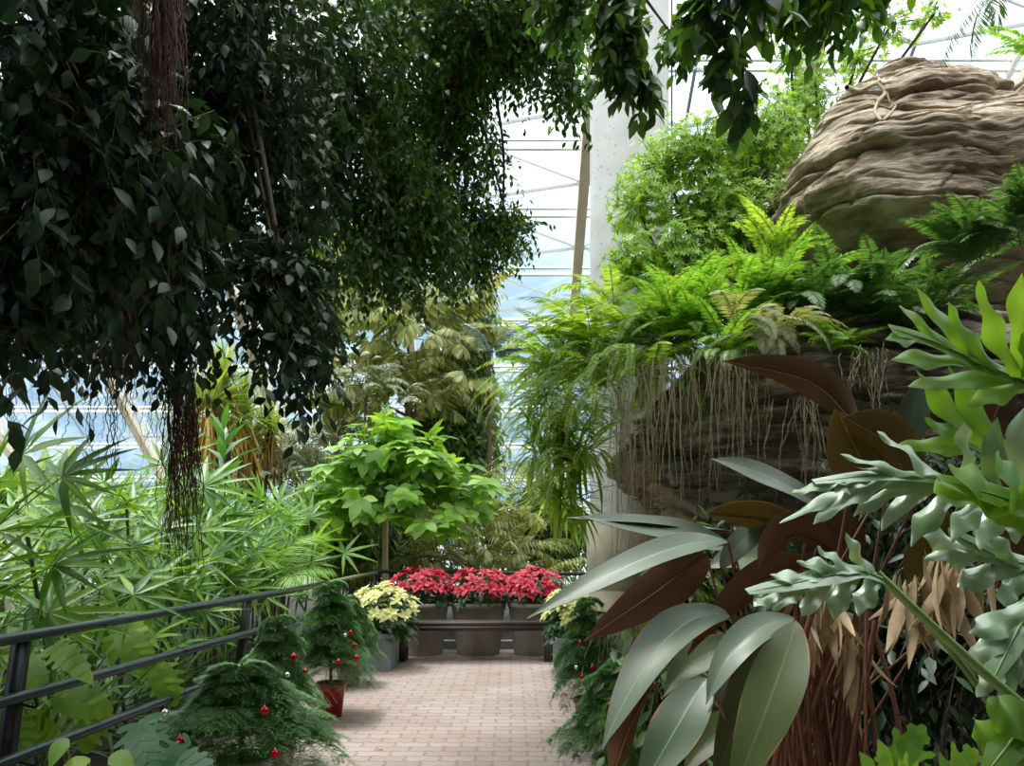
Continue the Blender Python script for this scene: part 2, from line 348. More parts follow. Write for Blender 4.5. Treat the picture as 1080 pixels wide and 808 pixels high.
# ------------------------------------------------------------------ leaf shapes (length 1 along +Y, face up +Z)
def blade(w, n=4, fold=.2, droop=.15, peak=.4, tip=1.0, cols=1, power=.8):
    """pointed blade, midrib fold, optional finer columns; returns verts, quads, uv"""
    V, UV = [], []
    cs = np.linspace(-1, 1, 2*cols+1)
    for i in range(n+1):
        t = i/n
        p = (min(t/peak, 1)**power if t < peak else (1-((t-peak)/(1-peak))**1.6))
        hw = w/2*max(p, .03)
        for c in cs:
            V.append([c*hw, t, abs(c)*hw*fold-droop*t*t]); UV.append([c, t])
    m = len(cs); Q = [[i*m+j, i*m+j+1, (i+1)*m+j+1, (i+1)*m+j] for i in range(n) for j in range(m-1)]
    return np.array(V), np.array(Q), np.array(UV)
T_small = blade(.42, 3, .25, .12)
T_fig = blade(.54, 4, .25, .22)
T_long = blade(.2, 4, .2, .35, peak=.35)
T_strap = blade(.09, 5, .3, .45, peak=.3)
T_pinna = blade(.30, 2, .0, .12, peak=.3)
T_fine = blade(.07, 2, .1, .18, peak=.3)
T_lobe = blade(.5, 4, .1, .2, peak=.45)

def rs(seed): return np.random.default_rng(seed)

def foliage(g, blobs, rng, T, leaf, k=9, tw=.5, droop=.5, spread=.9, m=0, sm=1, down=.3, stem=.0025, lscale=(.7, 1.15), out=.6, dens=1.):
    """drooping twigs with alternate leaves grown through a set of ellipsoids: (px, py, Y, rx_px, ry_px, r_depth, n)"""
    for (px, py, Y, rx, ry, rY, n) in blobs:
        c = at(px, py, Y); R = np.array([pxm(rx, Y), rY, pxm(ry, Y)]); n = max(4, int(n*dens))
        u = nrm(rng.normal(size=(n, 3)))*rng.random((n, 1))**(1/2.4)
        p0 = c+u*R
        d = nrm(u*out+rng.normal(size=(n, 3))*.55+np.array([0, 0, -down]))
        twl = tw*rng.uniform(.6, 1.2, n)
        ks = 5; s = np.linspace(0, 1, ks)
        P = p0[:, None]+d[:, None]*(s[None, :, None]*twl[:, None, None])
        P[..., 2] -= droop*(s[None]**2)*twl[:, None]
        P -= (P[:, -1:]-P[:, :1])*.5
        g.tubes(P, stem*np.linspace(1.2, .4, ks), 3, sm)
        t = (np.arange(k)+.6)/k
        f = t*(ks-1); i0 = np.minimum(f.astype(int), ks-2); fr = f-i0
        LP = P[:, i0]*(1-fr)[None, :, None]+P[:, i0+1]*fr[None, :, None]
        TG = nrm(P[:, i0+1]-P[:, i0])
        side = nrm(np.cross(TG, rng.normal(size=TG.shape)*.35+np.array([0, 0, 1.])))
        sg = np.where(np.arange(k) % 2 == 0, 1, -1)[None, :, None]
        ld = nrm(side*sg*spread+TG*.7+np.array([0, 0, -.35])+rng.normal(size=TG.shape)*.25)
        upv = nrm(np.array([0, 0, 1.])+rng.normal(size=TG.shape)*.45)
        FR = frames(ld.reshape(-1, 3), upv.reshape(-1, 3))
        S = leaf*rng.uniform(*lscale, n*k)
        g.inst(T, FR, LP.reshape(-1, 3), S, m)

def compound(g, pts, dirs, rng, T, leaf, nl=7, m=0, tilt=.5):
    """umbrella whorls of leaflets at points"""
    n = len(pts); a = np.arange(nl)*2*math.pi/nl
    FR = frames(dirs, [.1, 0, 1.])
    off = rng.random(n)*6.28
    A = a[None]+off[:, None]
    d = FR[:, None, :, 0]*np.cos(A)[..., None]+FR[:, None, :, 2]*np.sin(A)[..., None]+FR[:, None, :, 1]*tilt
    d[..., 2] -= .2
    up = np.repeat(FR[:, None, :, 1], nl, 1)
    F2 = frames(d.reshape(-1, 3), up.reshape(-1, 3))
    g.inst(T, F2, np.repeat(pts, nl, 0), leaf*rng.uniform(.75, 1.1, n*nl), m)

def frond(g, L, n, plen, T, arch=.9, elev=.9, ang=1.1, m=0, sm=1, base=.12, prof='fern', droop=.15, rad=.004, rng=None, vup=0.0):
    """feather leaf from the origin, growing out along +Y and arching over; n pinnae a side"""
    k = 24; s = np.linspace(0, 1, k); el = elev-arch*s**1.2*1.6
    dy = np.cos(el); dz = np.sin(el); P = np.zeros((k, 3))
    P[1:, 1] = np.cumsum(dy[:-1])*L/(k-1); P[1:, 2] = np.cumsum(dz[:-1])*L/(k-1)
    g.tubes(P, rad*np.linspace(1.3, .3, k), 4, sm)
    t = np.linspace(base, .985, n); f = t*(k-1); i0 = np.minimum(f.astype(int), k-2); fr = (f-i0)[:, None]
    LP = P[i0]*(1-fr)+P[i0+1]*fr; TG = nrm(P[i0+1]-P[i0]); NZ = np.cross(np.tile([1., 0, 0], (n, 1)), TG)
    tt = (t-base)/(1-base)
    pl = (np.sin(np.clip(tt*.93+.07, 0, 1)*math.pi)**.55 if prof == 'fern' else (.45+.55*np.sin(np.clip(tt*.8+.15, 0, 1)*math.pi)))*(1-.25*tt)
    rng = rng or rs(1)
    for sgn in (-1, 1):
        aa = ang-.45*tt
        d = np.array([1., 0, 0])*sgn*np.sin(aa)[:, None]+TG*np.cos(aa)[:, None]+NZ*vup-np.array([0, 0, 1.])*droop
        d += rng.normal(size=d.shape)*.05
        F2 = frames(d, NZ+rng.normal(size=d.shape)*.12)
        g.inst(T, F2, LP, plen*pl*rng.uniform(.9, 1.08, n), m)

def rotz(a): c, s = math.cos(a), math.sin(a); return np.array([[c, -s, 0], [s, c, 0], [0, 0, 1]])
def rotx(a): c, s = math.cos(a), math.sin(a); return np.array([[1, 0, 0], [0, c, -s], [0, s, c]])
def roty(a): c, s = math.cos(a), math.sin(a); return np.array([[c, 0, s], [0, 1, 0], [-s, 0, c]])

# ------------------------------------------------------------------ noise for the rocks
_rt = rs(99).random((32, 32, 32))
def vnoise(p):
    p = np.asarray(p); i = np.floor(p).astype(int); f = p-i; f = f*f*(3-2*f)
    def g(a, b, c): return _rt[(i[..., 0]+a) % 32, (i[..., 1]+b) % 32, (i[..., 2]+c) % 32]
    x, y, z = f[..., 0], f[..., 1], f[..., 2]
    l = lambda a, b, t: a*(1-t)+b*t
    return l(l(l(g(0,0,0), g(1,0,0), x), l(g(0,1,0), g(1,1,0), x), y), l(l(g(0,0,1), g(1,0,1), x), l(g(0,1,1), g(1,1,1), x), y), z)*2-1
def fbm(p, o=4):
    r = 0; a = 1
    for k in range(o): r = r+a*vnoise(p*2**k+k*7.3); a *= .5
    return r

def rock(levels, Yc, depth, seed, nz=220, na=300, lump=.10, ledge=.07, freq=6., tilt=.05):
    """levels: (py, px_left, px_right) of the mass at distance Yc, top to bottom"""
    lv = np.array(levels, float); z = CAMZ-(lv[:, 0]-HY)/F*Yc; xl = (lv[:, 1]-540)/F*Yc; xr = (lv[:, 2]-540)/F*Yc
    zz = np.linspace(z.min(), z.max(), nz); o = np.argsort(z)
    XL = np.interp(zz, z[o], xl[o]); XR = np.interp(zz, z[o], xr[o])
    a = np.linspace(0, 2*math.pi, na, endpoint=False)
    ca, sa = np.cos(a), np.sin(a); sq = (np.abs(ca)**3+np.abs(sa)**3)**(-1/3.)
    cx = (XL+XR)/2; hx = (XR-XL)/2; wmax = hx.max()
    hy = depth*np.minimum(1, (hx/wmax)**1.3*1.1+.03)
    X = cx[:, None]+hx[:, None]*ca*sq; Yy = Yc+hy[:, None]*(sa*sq); Z = np.repeat(zz[:, None], na, 1)
    P = np.stack([X, Yy, Z], -1); q = P+seed*3.1
    warp = fbm(q*.8, 3)*.25
    band = vnoise(np.stack([q[..., 0]*.5, q[..., 1]*.5, (q[..., 2]+tilt*q[..., 0]+warp*.35)*freq], -1))
    band2 = vnoise(np.stack([q[..., 0]*1.1, q[..., 1]*1.1, (q[..., 2]+tilt*q[..., 0]+warp*.5)*freq*2.7], -1))
    band3 = vnoise(np.stack([q[..., 0]*2., q[..., 1]*2., (q[..., 2]+tilt*q[..., 0]+warp*.6)*freq*6.5], -1))
    cut = -np.exp(-((band-.0)/.07)**2)*(.6+.4*fbm(q*1.3, 2))*ledge*1.5-np.exp(-((band2-.1)/.10)**2)*ledge*.6-np.exp(-((band3)/.12)**2)*ledge*.22
    crk = -np.exp(-(vnoise(np.stack([q[..., 0]*2.2+.5*fbm(q*2, 2), q[..., 1]*2.2, q[..., 2]*.7], -1))/.05)**2)*ledge*.45
    dsp = lump*fbm(q*1.1, 5)+ledge*band*.8+cut+crk*.5+.022*fbm(q*np.array([5, 5, 13.]), 4)
    N_ = np.stack([ca*np.ones_like(Z), sa*np.ones_like(Z), np.zeros_like(Z)], -1)
    P = P+N_*dsp[..., None]
    P[..., 2] += .05*fbm(q*1.5+9, 3)
    # close top and bottom
    top = P[-1].mean(0)+np.array([0, 0, .05]); bot = P[0].mean(0)
    V = np.concatenate([P.reshape(-1, 3), top[None], bot[None]]); n0 = nz*na
    i = np.arange(nz-1)[:, None]; j = np.arange(na)[None]; j2 = (j+1) % na
    Q = np.stack([i*na+j, i*na+j2, (i+1)*na+j2, (i+1)*na+j], -1).reshape(-1, 4)
    g = G(); g.add(V, Q)
    # caps as thin quads
    jj = np.arange(0, na, 2)
    g.Q.append(np.stack([(nz-1)*na+jj, (nz-1)*na+(jj+1) % na, (nz-1)*na+(jj+2) % na, np.full(len(jj), n0)], -1)); g.QM.append(np.zeros(len(jj), int))
    g.Q.append(np.stack([(jj+2) % na, (jj+1) % na, jj, np.full(len(jj), n0+1)], -1)); g.QM.append(np.zeros(len(jj), int))
    return g

# ================================================================== SETTING
g = G(); g.box((-2.05, -4, -.12), (.78, 9.75, 0)); struct('floor', g, M['paving'])
g = G(); g.box((-14, -4, -.3), (-2.05, 24, -.02)); g.box((.78, -4, -.3), (14, 24, -.02)); g.box((-2.05, 9.9, -.3), (.78, 24, -.02))
for_soil = struct('floor_planting_soil', g, M['soil'])
g = G(); g.box((-2.13, -4, -.15), (-2.05, 9.9, .05)); struct('trim_1', g, M['kerb'])
g = G(); g.box((.78, -4, -.15), (.86, 9.9, .05)); struct('trim_2', g, M['kerb'])
g = G(); g.box((-2.05, 9.8, -.15), (.78, 9.92, .10)); struct('trim_3', g, M['kerb'])
g = G(); g.box((-90, 24, -.4), (90, 160, -.05)); struct('outdoor_ground', g, M['outside'])
g = G(); g.box((-14, -4.3, -.3), (14, -4, 9.5)); struct('shade_wall_back', g, M['shade_wall'])  # unseen, added to stop light coming from behind the camera
g = G(); g.box((-14, -4.3, 9.5), (14, .6, 9.8)); struct('shade_ceiling', g, M['shade_wall'])  # unseen, added over the camera to darken the foreground
g = G(); g.box((13.7, -4, -.3), (14, 8, 9.5)); struct('shade_wall_right', g, M['shade_wall'])  # unseen, added to keep side light off the right bank

SD = np.array([0, -.7986, .6018]); SN = np.array([0, -.6018, -.7986])    # up the slope; inwards from the glass
def sp(X, s, inn=0.): return np.array([X, 32.2, 0])+SD*s+SN*inn
BAY = 4.6; rx = [1.7+BAY*k for k in range(-6, 7)]
SK = [.9+1.69*k for k in range(-0, 17)]
g = G(); g.add([sp(-26, 0), sp(29.3, 0), sp(29.3, 28), sp(-26, 28)], [[0, 1, 2, 3]]); struct('window_1', g, M['glass'])
for X in rx:
    if abs(X) > 24: continue
    g = G(); g.bar(sp(X, 0, .75), sp(X, 27.9, .75), .24, .20, 0, SN); a = struct('trim_rafter', g, M['timber'])
    g = G(); g.bar(sp(X-.02, 0, .12), sp(X-.02, 27.9, .12), .12, .12, 0, SN)
    for k in range(len(SK)-1):
        g.bar(sp(X, SK[k], .1), sp(X, SK[k]+.85, .7), .05, .05, 0); g.bar(sp(X, SK[k]+.85, .7), sp(X, SK[k+1], .1), .05, .05, 0)
    struct('trim_rafter_web', g, M['white_metal'])
for X in rx:
    X = X-BAY/2
    if abs(X) > 22: continue
    g = G(); g.bar(sp(X, 0, .06), sp(X, 27.9, .06), .07, .08, 0, SN); struct('trim_mullion', g, M['grey_metal'])
for s in SK:
    g = G(); g.bar(sp(-24, s, .05), sp(24, s, .05), .06, .09, 0, SN); g.bar(sp(-24, s+.2, .05), sp(24, s+.2, .05), .05, .07, 0, SN)
    struct('trim_purlin', g, M['white_metal'])
g = G()
for X in rx[:-1]:
    if abs(X) > 22: continue
    for k in range(len(SK)-1):
        g.bar(sp(X, SK[k]+1.2, .7), sp(X+BAY/2, SK[k]+.55, .15), .06, .06); g.bar(sp(X+BAY/2, SK[k]+.55, .15), sp(X+BAY, SK[k]+1.2, .7), .06, .06)
        g.bar(sp(X, SK[k]+1.2, .7), sp(X+BAY/2, SK[k+1]+.1, .15), .04, .04); g.bar(sp(X+BAY/2, SK[k+1]+.1, .15), sp(X+BAY, SK[k]+1.2, .7), .04, .04)
struct('trim_bracing', g, M['white_metal'])

# concrete column with a wider foot, and a cable up its right side
cc = at(663.5, 570, 8.8)
t = thing('concrete_column', 'tall round pitted grey concrete column rising behind the ferns to the roof', 'column', (cc[0], cc[1], 0))
g = G(); g.lathe([(.452, 1.62), (.452, 11.5), (.02, 11.5)], (cc[0], cc[1], 0), 64); g.build('shaft', M['concrete'], t)
g = G(); g.lathe([(.49, 0), (.49, .82), (.482, .83), (.482, .85), (.49, .86), (.49, 1.60), (.455, 1.64)], (cc[0], cc[1], 0), 64); g.build('footing', plain('weathered_footing', (.40, .36, .26), .85, noise=.35, scale=5, bump=.3), t)
g = G(); g.tubes([[cc[0]+.47, cc[1]-.12, 0], [cc[0]+.47, cc[1]-.12, 5], [cc[0]+.47, cc[1]-.12, 11.4]], [.011]*3, 6)
tag(g.build('cable', M['cable']), 'thin black cable running straight up the right side of the concrete column', 'cable')

# ================================================================== ROCKS
g = rock([(66, 945, 995), (76, 918, 1020), (92, 900, 1038), (110, 884, 1056), (132, 866, 1085), (165, 850, 1150), (200, 826, 1190), (235, 812, 1210), (258, 826, 1210),
          (268, 868, 1200), (282, 895, 1190), (296, 930, 1170), (345, 950, 1160), (400, 950, 1200)], 7.0, 1.1, 1.3, nz=300, na=420, lump=.09, ledge=.11, freq=3.2, tilt=-.05)
ub = tag(g.build('boulder', M['rock']), 'huge tan layered boulder bulging out at the upper right above the ferns', 'boulder')
g = rock([(100, 1055, 1120), (108, 1046, 1180), (130, 1044, 1230), (170, 1050, 1250), (220, 1090, 1250)], 7.5, .9, 4.7, 90, 160, lump=.07, ledge=.05, freq=3.5)
tag(g.build('boulder', M['rock']), 'smaller tan rock at the right edge, behind the huge layered boulder', 'boulder')
g = rock([(366, 770, 1180), (376, 725, 1230), (398, 705, 1260), (440, 674, 1300), (490, 663, 1300), (520, 672, 1300), (545, 690, 1300), (575, 730, 1300), (640, 800, 1300), (800, 830, 1300), (1010, 840, 1300)],
         6.9, 1.7, 2.2, 260, 360, lump=.10, ledge=.125, freq=4.0, tilt=.06)
tag(g.build('rock_ledge', M['rock_shaded_wet']), 'dark layered rock ledge hung with pale thin roots under the ferns', 'rock')
# pale root crawling over the upper boulder
from mathutils.bvhtree import BVHTree
_bv = BVHTree.FromPolygons([tuple(v.co) for v in ub.data.vertices], [tuple(p.vertices) for p in ub.data.polygons])
def on_rock(px, py):
    d = Vector(at(px, py, 1)-np.array([0, 0, CAMZ])).normalized(); h = _bv.ray_cast(Vector((0, 0, CAMZ)), d)
    return np.array(h[0])-np.array(d)*.012 if h[0] is not None else at(px, py, 6.4)
g = G()
for pts in ([(893,92),(899,94),(908,96),(925,88),(934,98),(925,108),(922,118),(930,128),(937,122),(945,112),(950,105)], [(908,96),(928,86),(925,78)], [(925,108),(935,98),(938,108)]):
    P = np.array([on_rock(x, y) for (x, y) in pts])
    s = np.linspace(0, len(P)-1, 40); P2 = np.stack([np.interp(s, np.arange(len(P)), P[:, k]) for k in range(3)], -1)
    g.tubes(P2, .017*np.linspace(1.2, .5, 40), 6)
croot = (g, )

# ================================================================== RAILINGS
def smooth_path(pts, n=60):
    pts = np.array(pts, float); d = np.r_[0, np.cumsum(np.linalg.norm(np.diff(pts, axis=0), axis=1))]; s = np.linspace(0, d[-1], n)
    P = np.stack([np.interp(s, d, pts[:, k]) for k in range(3)], -1)
    for _ in range(4): P[1:-1] = (P[:-2]+2*P[1:-1]+P[2:])/4
    return P
t = thing('handrail', 'dark green three-bar tubular handrail along the left side of the brick path', 'railing', (-2.3, 3.2, 0))
xy = [(-2.42, 1.6), (-2.3, 3.4), (-2.0, 6.67), (-1.95, 8.2)]
for z, r in ((.95, .027), (.672, .027), (.395, .026)):
    g = G(); P = smooth_path([(x, y, z) for x, y in xy]); g.tubes(P, [r]*60, 16)
    g.tubes(smooth_path([(x, y, z) for x, y in xy])[30:32], [r*1.12]*2, 16)
    g.build('rail', M['rail'], t)
for (x, y) in ((-2.285, 3.58), (-2.06, 6.0), (-1.97, 8.1)):
    g = G(); g.bar((x-.15, y, .0), (x-.03, y, .93), .085, .045); g.build('post', M['rail_post'], t)
    for z in (.645, .368):
        g = G(); g.tubes(smooth_path([(x-.07, y+.03, z-.02), (x+.02, y+.05, z-.05), (x+.005, y+.05, z)], 12), [.008]*12, 6); g.build('bracket', M['rail_post'], t)
t = thing('handrail', 'lit-toned tan handrail continuing past the areca fronds and across behind the red poinsettias', 'railing', (-1.95, 10.5, 0))
g = G(); g.tubes(smooth_path([(-1.95, 8.2, .95), (-1.93, 9.7, .95), (-1.88, 10.55, .95)]), [.025]*60, 12); g.build('rail', M['rail_tan'], t)
g = G(); g.bar((-1.9, 10.55, .97), (1.25, 10.55, .93), .05, .05); g.bar((-1.9, 10.55, .6), (1.25, 10.55, .6), .045, .045); g.build('top_bar', M['bench'], t)
for x in (-1.9, -.3, 1.2):
    g = G(); g.bar((x, 10.55, 0), (x, 10.55, .95), .05, .05); g.build('post', M['bench'], t)
g = G(); g.tubes(smooth_path([at(408, 596, 11), at(425, 588, 11), at(455, 586, 11), at(478, 590, 11), at(492, 600, 11)]), [.022]*60, 8)
g.tubes(smooth_path([at(466, 587, 11), at(480, 584, 11), at(492, 592, 11)]), [.014]*60, 8)
tag(g.build('arched_branch', M['rail_tan']), 'pale bare branch arching low just behind the red poinsettias', 'branch')

# ================================================================== BENCH, POTS AND PLANTERS
t = thing('bench', 'low dark brown bench across the end of the path in front of three taupe pots', 'bench', (-.42, 8.85, 0))
g = G(); g.box((-1.32, 8.70, .415), (.47, 8.84, .46)); g.box((-1.32, 8.86, .415), (.47, 9.0, .46)); g.box((-1.32, 8.70, .36), (.47, 8.73, .413)); g.build('seat', M['bench'], t)
for x in (-1.32, .38):
    g = G(); g.box((x, 8.72, 0), (x+.09, 8.80, .36)); g.box((x, 8.92, 0), (x+.09, 9.0, .36)); g.box((x+.01, 8.8, .05), (x+.08, 8.92, .11)); g.box((x+.01, 8.8, .30), (x+.08, 8.92, .36)); g.build('leg', M['bench'], t)

def poinsettia_heads(g, c, R, n, size, rng, mr=0, flat=.55):
    """dome of bract stars"""
    for i in range(n):
        u = nrm(rng.normal(size=3)); u[2] = abs(u[2])*.9+.05; u = nrm(u)
        if u[2] < .12: continue
        p = c+u*R*rng.uniform(.92, 1.06)
        d = nrm(u+np.array([0, -.25, .55]))
        k = rng.integers(8, 12); a = np.arange(k)*2.399+rng.random()*6
        FR = frames(d[None], [.1, 0, 1.])[0]
        el = np.linspace(.15, .8, k)
        dd = (FR[:, 0][None]*np.cos(a)[:, None]+FR[:, 2][None]*np.sin(a)[:, None])*np.cos(el)[:, None]+FR[:, 1][None]*np.sin(el)[:, None]
        g.inst(T_lobe, frames(dd, np.tile(FR[:, 1], (k, 1))), np.tile(p, (k, 1)), size*np.linspace(1.1, .5, k)*rng.uniform(.85, 1.15, k), mr)
def leaf_dome(g, c, R, n, size, rng, T=T_lobe, m=0, low=-.5):
    u = nrm(rng.normal(size=(n, 3))); u[:, 2] = np.where(u[:, 2] < low, -u[:, 2], u[:, 2])
    p = c+u*R*rng.uniform(.55, .98, (n, 1)); d = nrm(u*np.array([1, 1, .3])+np.array([0, 0, -.35])+rng.normal(size=(n, 3))*.3)
    g.inst(T, frames(d, nrm(u+np.array([0, 0, 1.2]))), p, size*rng.uniform(.7, 1.2, n), m)

def round_pot(x, y, r0, r1, h, m, t, lip=.02):
    g = G(); g.lathe([(.01, .0), (r0, 0), (r0+.004, .02), (r1-.006, h-.06), (r1+.008, h-.055), (r1+.012, h), (r1-.012, h+.002), (r1-.02, h-.03), (.01, h-.04)], (x, y, 0), 40)
    return g.build('pot', m, t)
for (px, lab, sd_) in ((444.5, 'left of the three taupe pots of red poinsettias behind the bench', 11),
                       (504.5, 'middle of the three taupe pots of red poinsettias behind the bench', 12),
                       (564.5, 'right of the three taupe pots of red poinsettias behind the bench', 13)):
    x = (px-540)/F*9.4; rng = rs(sd_)
    t = thing('potted_poinsettia', lab, 'potted plant', (x, 9.4, 0), 'red poinsettias in big taupe pots')
    round_pot(x, 9.4, .262, .335, .635, M['pot_taupe'], t)
    g = G(); leaf_dome(g, np.array([x, 9.4, .72]), np.array([.36, .32, .24]), 330, .12, rng)
    st = np.array([[[x+rng.normal()*.05, 9.4+rng.normal()*.05, .6], [x+a, 9.4+b, .95]] for a, b in rng.uniform(-.26, .26, (14, 2))]); g.tubes(st, [.008, .005], 4, 1)
    g.build('foliage', [M['poin_green'], M['green_stem']], t)
    g = G(); poinsettia_heads(g, np.array([x, 9.4, .74]), np.array([.40, .36, .30]), 60, .105, rng); g.build('bracts', M['red_bract'], t)

def box_planter(x0, x1, y0, y1, h, t):
    g = G(); g.box((x0, y0, 0), (x1, y1, h)); g.box((x0-.012, y0-.012, h-.05), (x1+.012, y1+.012, h))
    n = 6
    for i in range(n):
        y = y0+(y1-y0)*(i+.5)/n
        for x in (x0, x1): g.box((x-.006, y-.018, .03), (x+.006, y+.018, h-.06))
    return g.build('planter_box', M['planter'], t, False)
for (x0, x1, y0, y1, pc, lab, sd_) in ((-1.76, -1.30, 8.1, 8.75, (405, 652, 8.35), 'cream poinsettia in a square grey-blue planter at the left end of the bench', 21),
                                      (.46, .92, 7.75, 8.45, (601, 655, 8.1), 'cream poinsettia in a square grey-blue planter at the right end of the bench', 22)):
    rng = rs(sd_); c = at(*pc); t = thing('potted_poinsettia', lab, 'potted plant', ((x0+x1)/2, (y0+y1)/2, 0), 'cream poinsettias in square planters')
    box_planter(x0, x1, y0, y1, .40, t)
    R = np.array([.38, .34, .36]) if sd_ == 21 else np.array([.27, .3, .34])
    g = G(); leaf_dome(g, c+np.array([0, 0, -.06]), R*np.array([.95, .95, .85]), 420, .12, rng)
    b0 = np.array([(x0+x1)/2, (y0+y1)/2, .38]); g.tubes(np.array([[b0+rng.normal(size=3)*.02, c+rng.uniform(-.2, .2, 3)] for _ in range(14)]), [.008, .005], 4, 1)
    g.build('foliage', [M['poin_green'], M['green_stem']], t)
    g = G(); poinsettia_heads(g, c, R, 70, .095, rng); g.build('bracts', M['cream_bract'], t)

# ---- little Norfolk pines
def pine_foliage(h, rad, seed):
    rng = rs(seed); g = G(); g.tubes([[0, 0, 0], [rng.normal()*.01, 0, h*.6], [0, 0, h]], [.012, .009, .004], 6, 1)
    T_n = blade(.3, 2, .0, .1, peak=.2, power=.4)
    nt_ = 10
    for ti in range(nt_):
        z0 = h*(.20+.76*ti/(nt_-1)); L = rad*(1-.66*(ti/(nt_-1))**1.3); nb = 8 if ti < nt_-2 else 5
        for b in range(nb):
            az = b*6.283/nb+ti*.9+rng.normal()*.2; L2 = L*rng.uniform(.75, 1.15); z = z0+rng.normal()*h*.03
            k = 10; s = np.linspace(0, 1, k); x = s*L2; zz = z+rng.uniform(.35, .7)*L2*s-rng.uniform(.55, .95)*L2*s**2
            P = np.stack([np.cos(az)*x, np.sin(az)*x, zz], -1); g.tubes(P, .004*np.linspace(1, .5, k), 3, 0)
            n = 12; t = np.linspace(.15, .99, n); f = t*(k-1); i0 = np.minimum(f.astype(int), k-2); fr = (f-i0)[:, None]
            LP = P[i0]*(1-fr)+P[i0+1]*fr; TG = nrm(P[i0+1]-P[i0]); SD_ = nrm(np.cross(TG, [0, 0, 1.]))
            for sg in (-1, 0, 1):
                if sg == 0: LP2 = LP[-1:]; TG2 = TG[-1:]; SD2 = SD_[-1:]; pl = np.array([L2*.22])
                else: LP2 = LP; TG2 = TG; SD2 = SD_; pl = L2*.40*np.sin(np.clip(t*.86+.14, 0, 1)*math.pi)**.6+.02
                d = nrm(SD2*sg*.85+TG2*.65+np.array([0, 0, .22])+rng.normal(size=LP2.shape)*.12)
                m = 12; q = np.linspace(.03, 1, m)
                BP = LP2[:, None]+d[:, None]*(q[None, :, None]*pl[:, None, None]); BP[..., 2] -= .5*(q[None]**2)*pl[:, None]
                bt = nrm(np.tile(d[:, None], (1, m, 1))+np.array([0, 0, -.6])[None, None]*q[None, :, None])
                sd2 = nrm(np.cross(bt, [0, 0, 1.]))
                for s2, uz in ((-1, .25), (1, .25), (-.3, .7), (.3, .7)):
                    nd = nrm(sd2*s2*.8+bt*.8+rng.normal(size=bt.shape)*.1+np.array([0, 0, uz]))
                    g.inst(T_n, frames(nd.reshape(-1, 3), [0, 0, 1.]), BP.reshape(-1, 3), .021*rng.uniform(.8, 1.2, nd.shape[0]*m), 0)
    return g.mesh('pine_foliage', [M['pine'], M['bark']])
PINE = [pine_foliage(.62, .36, 31), pine_foliage(.72, .32, 32)]
def pine(loc, hpot, rpot, mpot, s, which, label, rz=0, wide=1.0):
    t = thing('potted_pine', label, 'potted plant', loc, 'little pines in pots along the path')
    g = G(); x, y, z = loc
    g.lathe([(.01, z), (rpot*.74, z), (rpot*.98, z+hpot-.04), (rpot*1.06, z+hpot-.038), (rpot*1.08, z+hpot), (rpot*.95, z+hpot), (rpot*.9, z+hpot-.02), (.01, z+hpot-.03)], (x, y, 0), 28)
    g.build('pot', mpot, t)
    o = kid(PINE[which], 'foliage', t, rotz(rz), (0, 0, hpot-.03), s); o.scale = (s*wide, s*wide, s)
    return t
pine((at(255, 570, 4.0)[0], 4.0, 0), .26, .15, M['pot_white'], .84, 0, 'nearest little pine on the left, hung with three red balls, beside the lowest rail', .4, 1.55)
pine((at(292, 570, 4.75)[0], 4.75, 0), .25, .13, M['pot_white'], .95, 1, 'little pine in a cream pot, second from the camera on the left of the path', 1.4, .88)
pine((at(349, 570, 6.05)[0], 6.05, 0), .27, .115, M['pot_red'], 1.12, 1, 'little pine in a red pot at the left edge of the path', 2.2, .92)
pine((at(368, 570, 7.35)[0], 7.35, 0), .27, .13, M['pot_white'], 1.0, 0, 'little pine in a white pot, farthest on the left, before the cream poinsettia', .9, .85)
pine((at(622, 570, 5.45)[0], 5.45, 0), .27, .11, M['pot_red'], 1.0, 1, 'little pine in a red pot at the right edge of the path', 3.0, .88)
pine((at(650, 570, 4.2)[0], 4.2, 0), .2, .13, M['pot_white'], .9, 0, 'nearest little pine on the right, half hidden under the paddle leaves', 1.1)

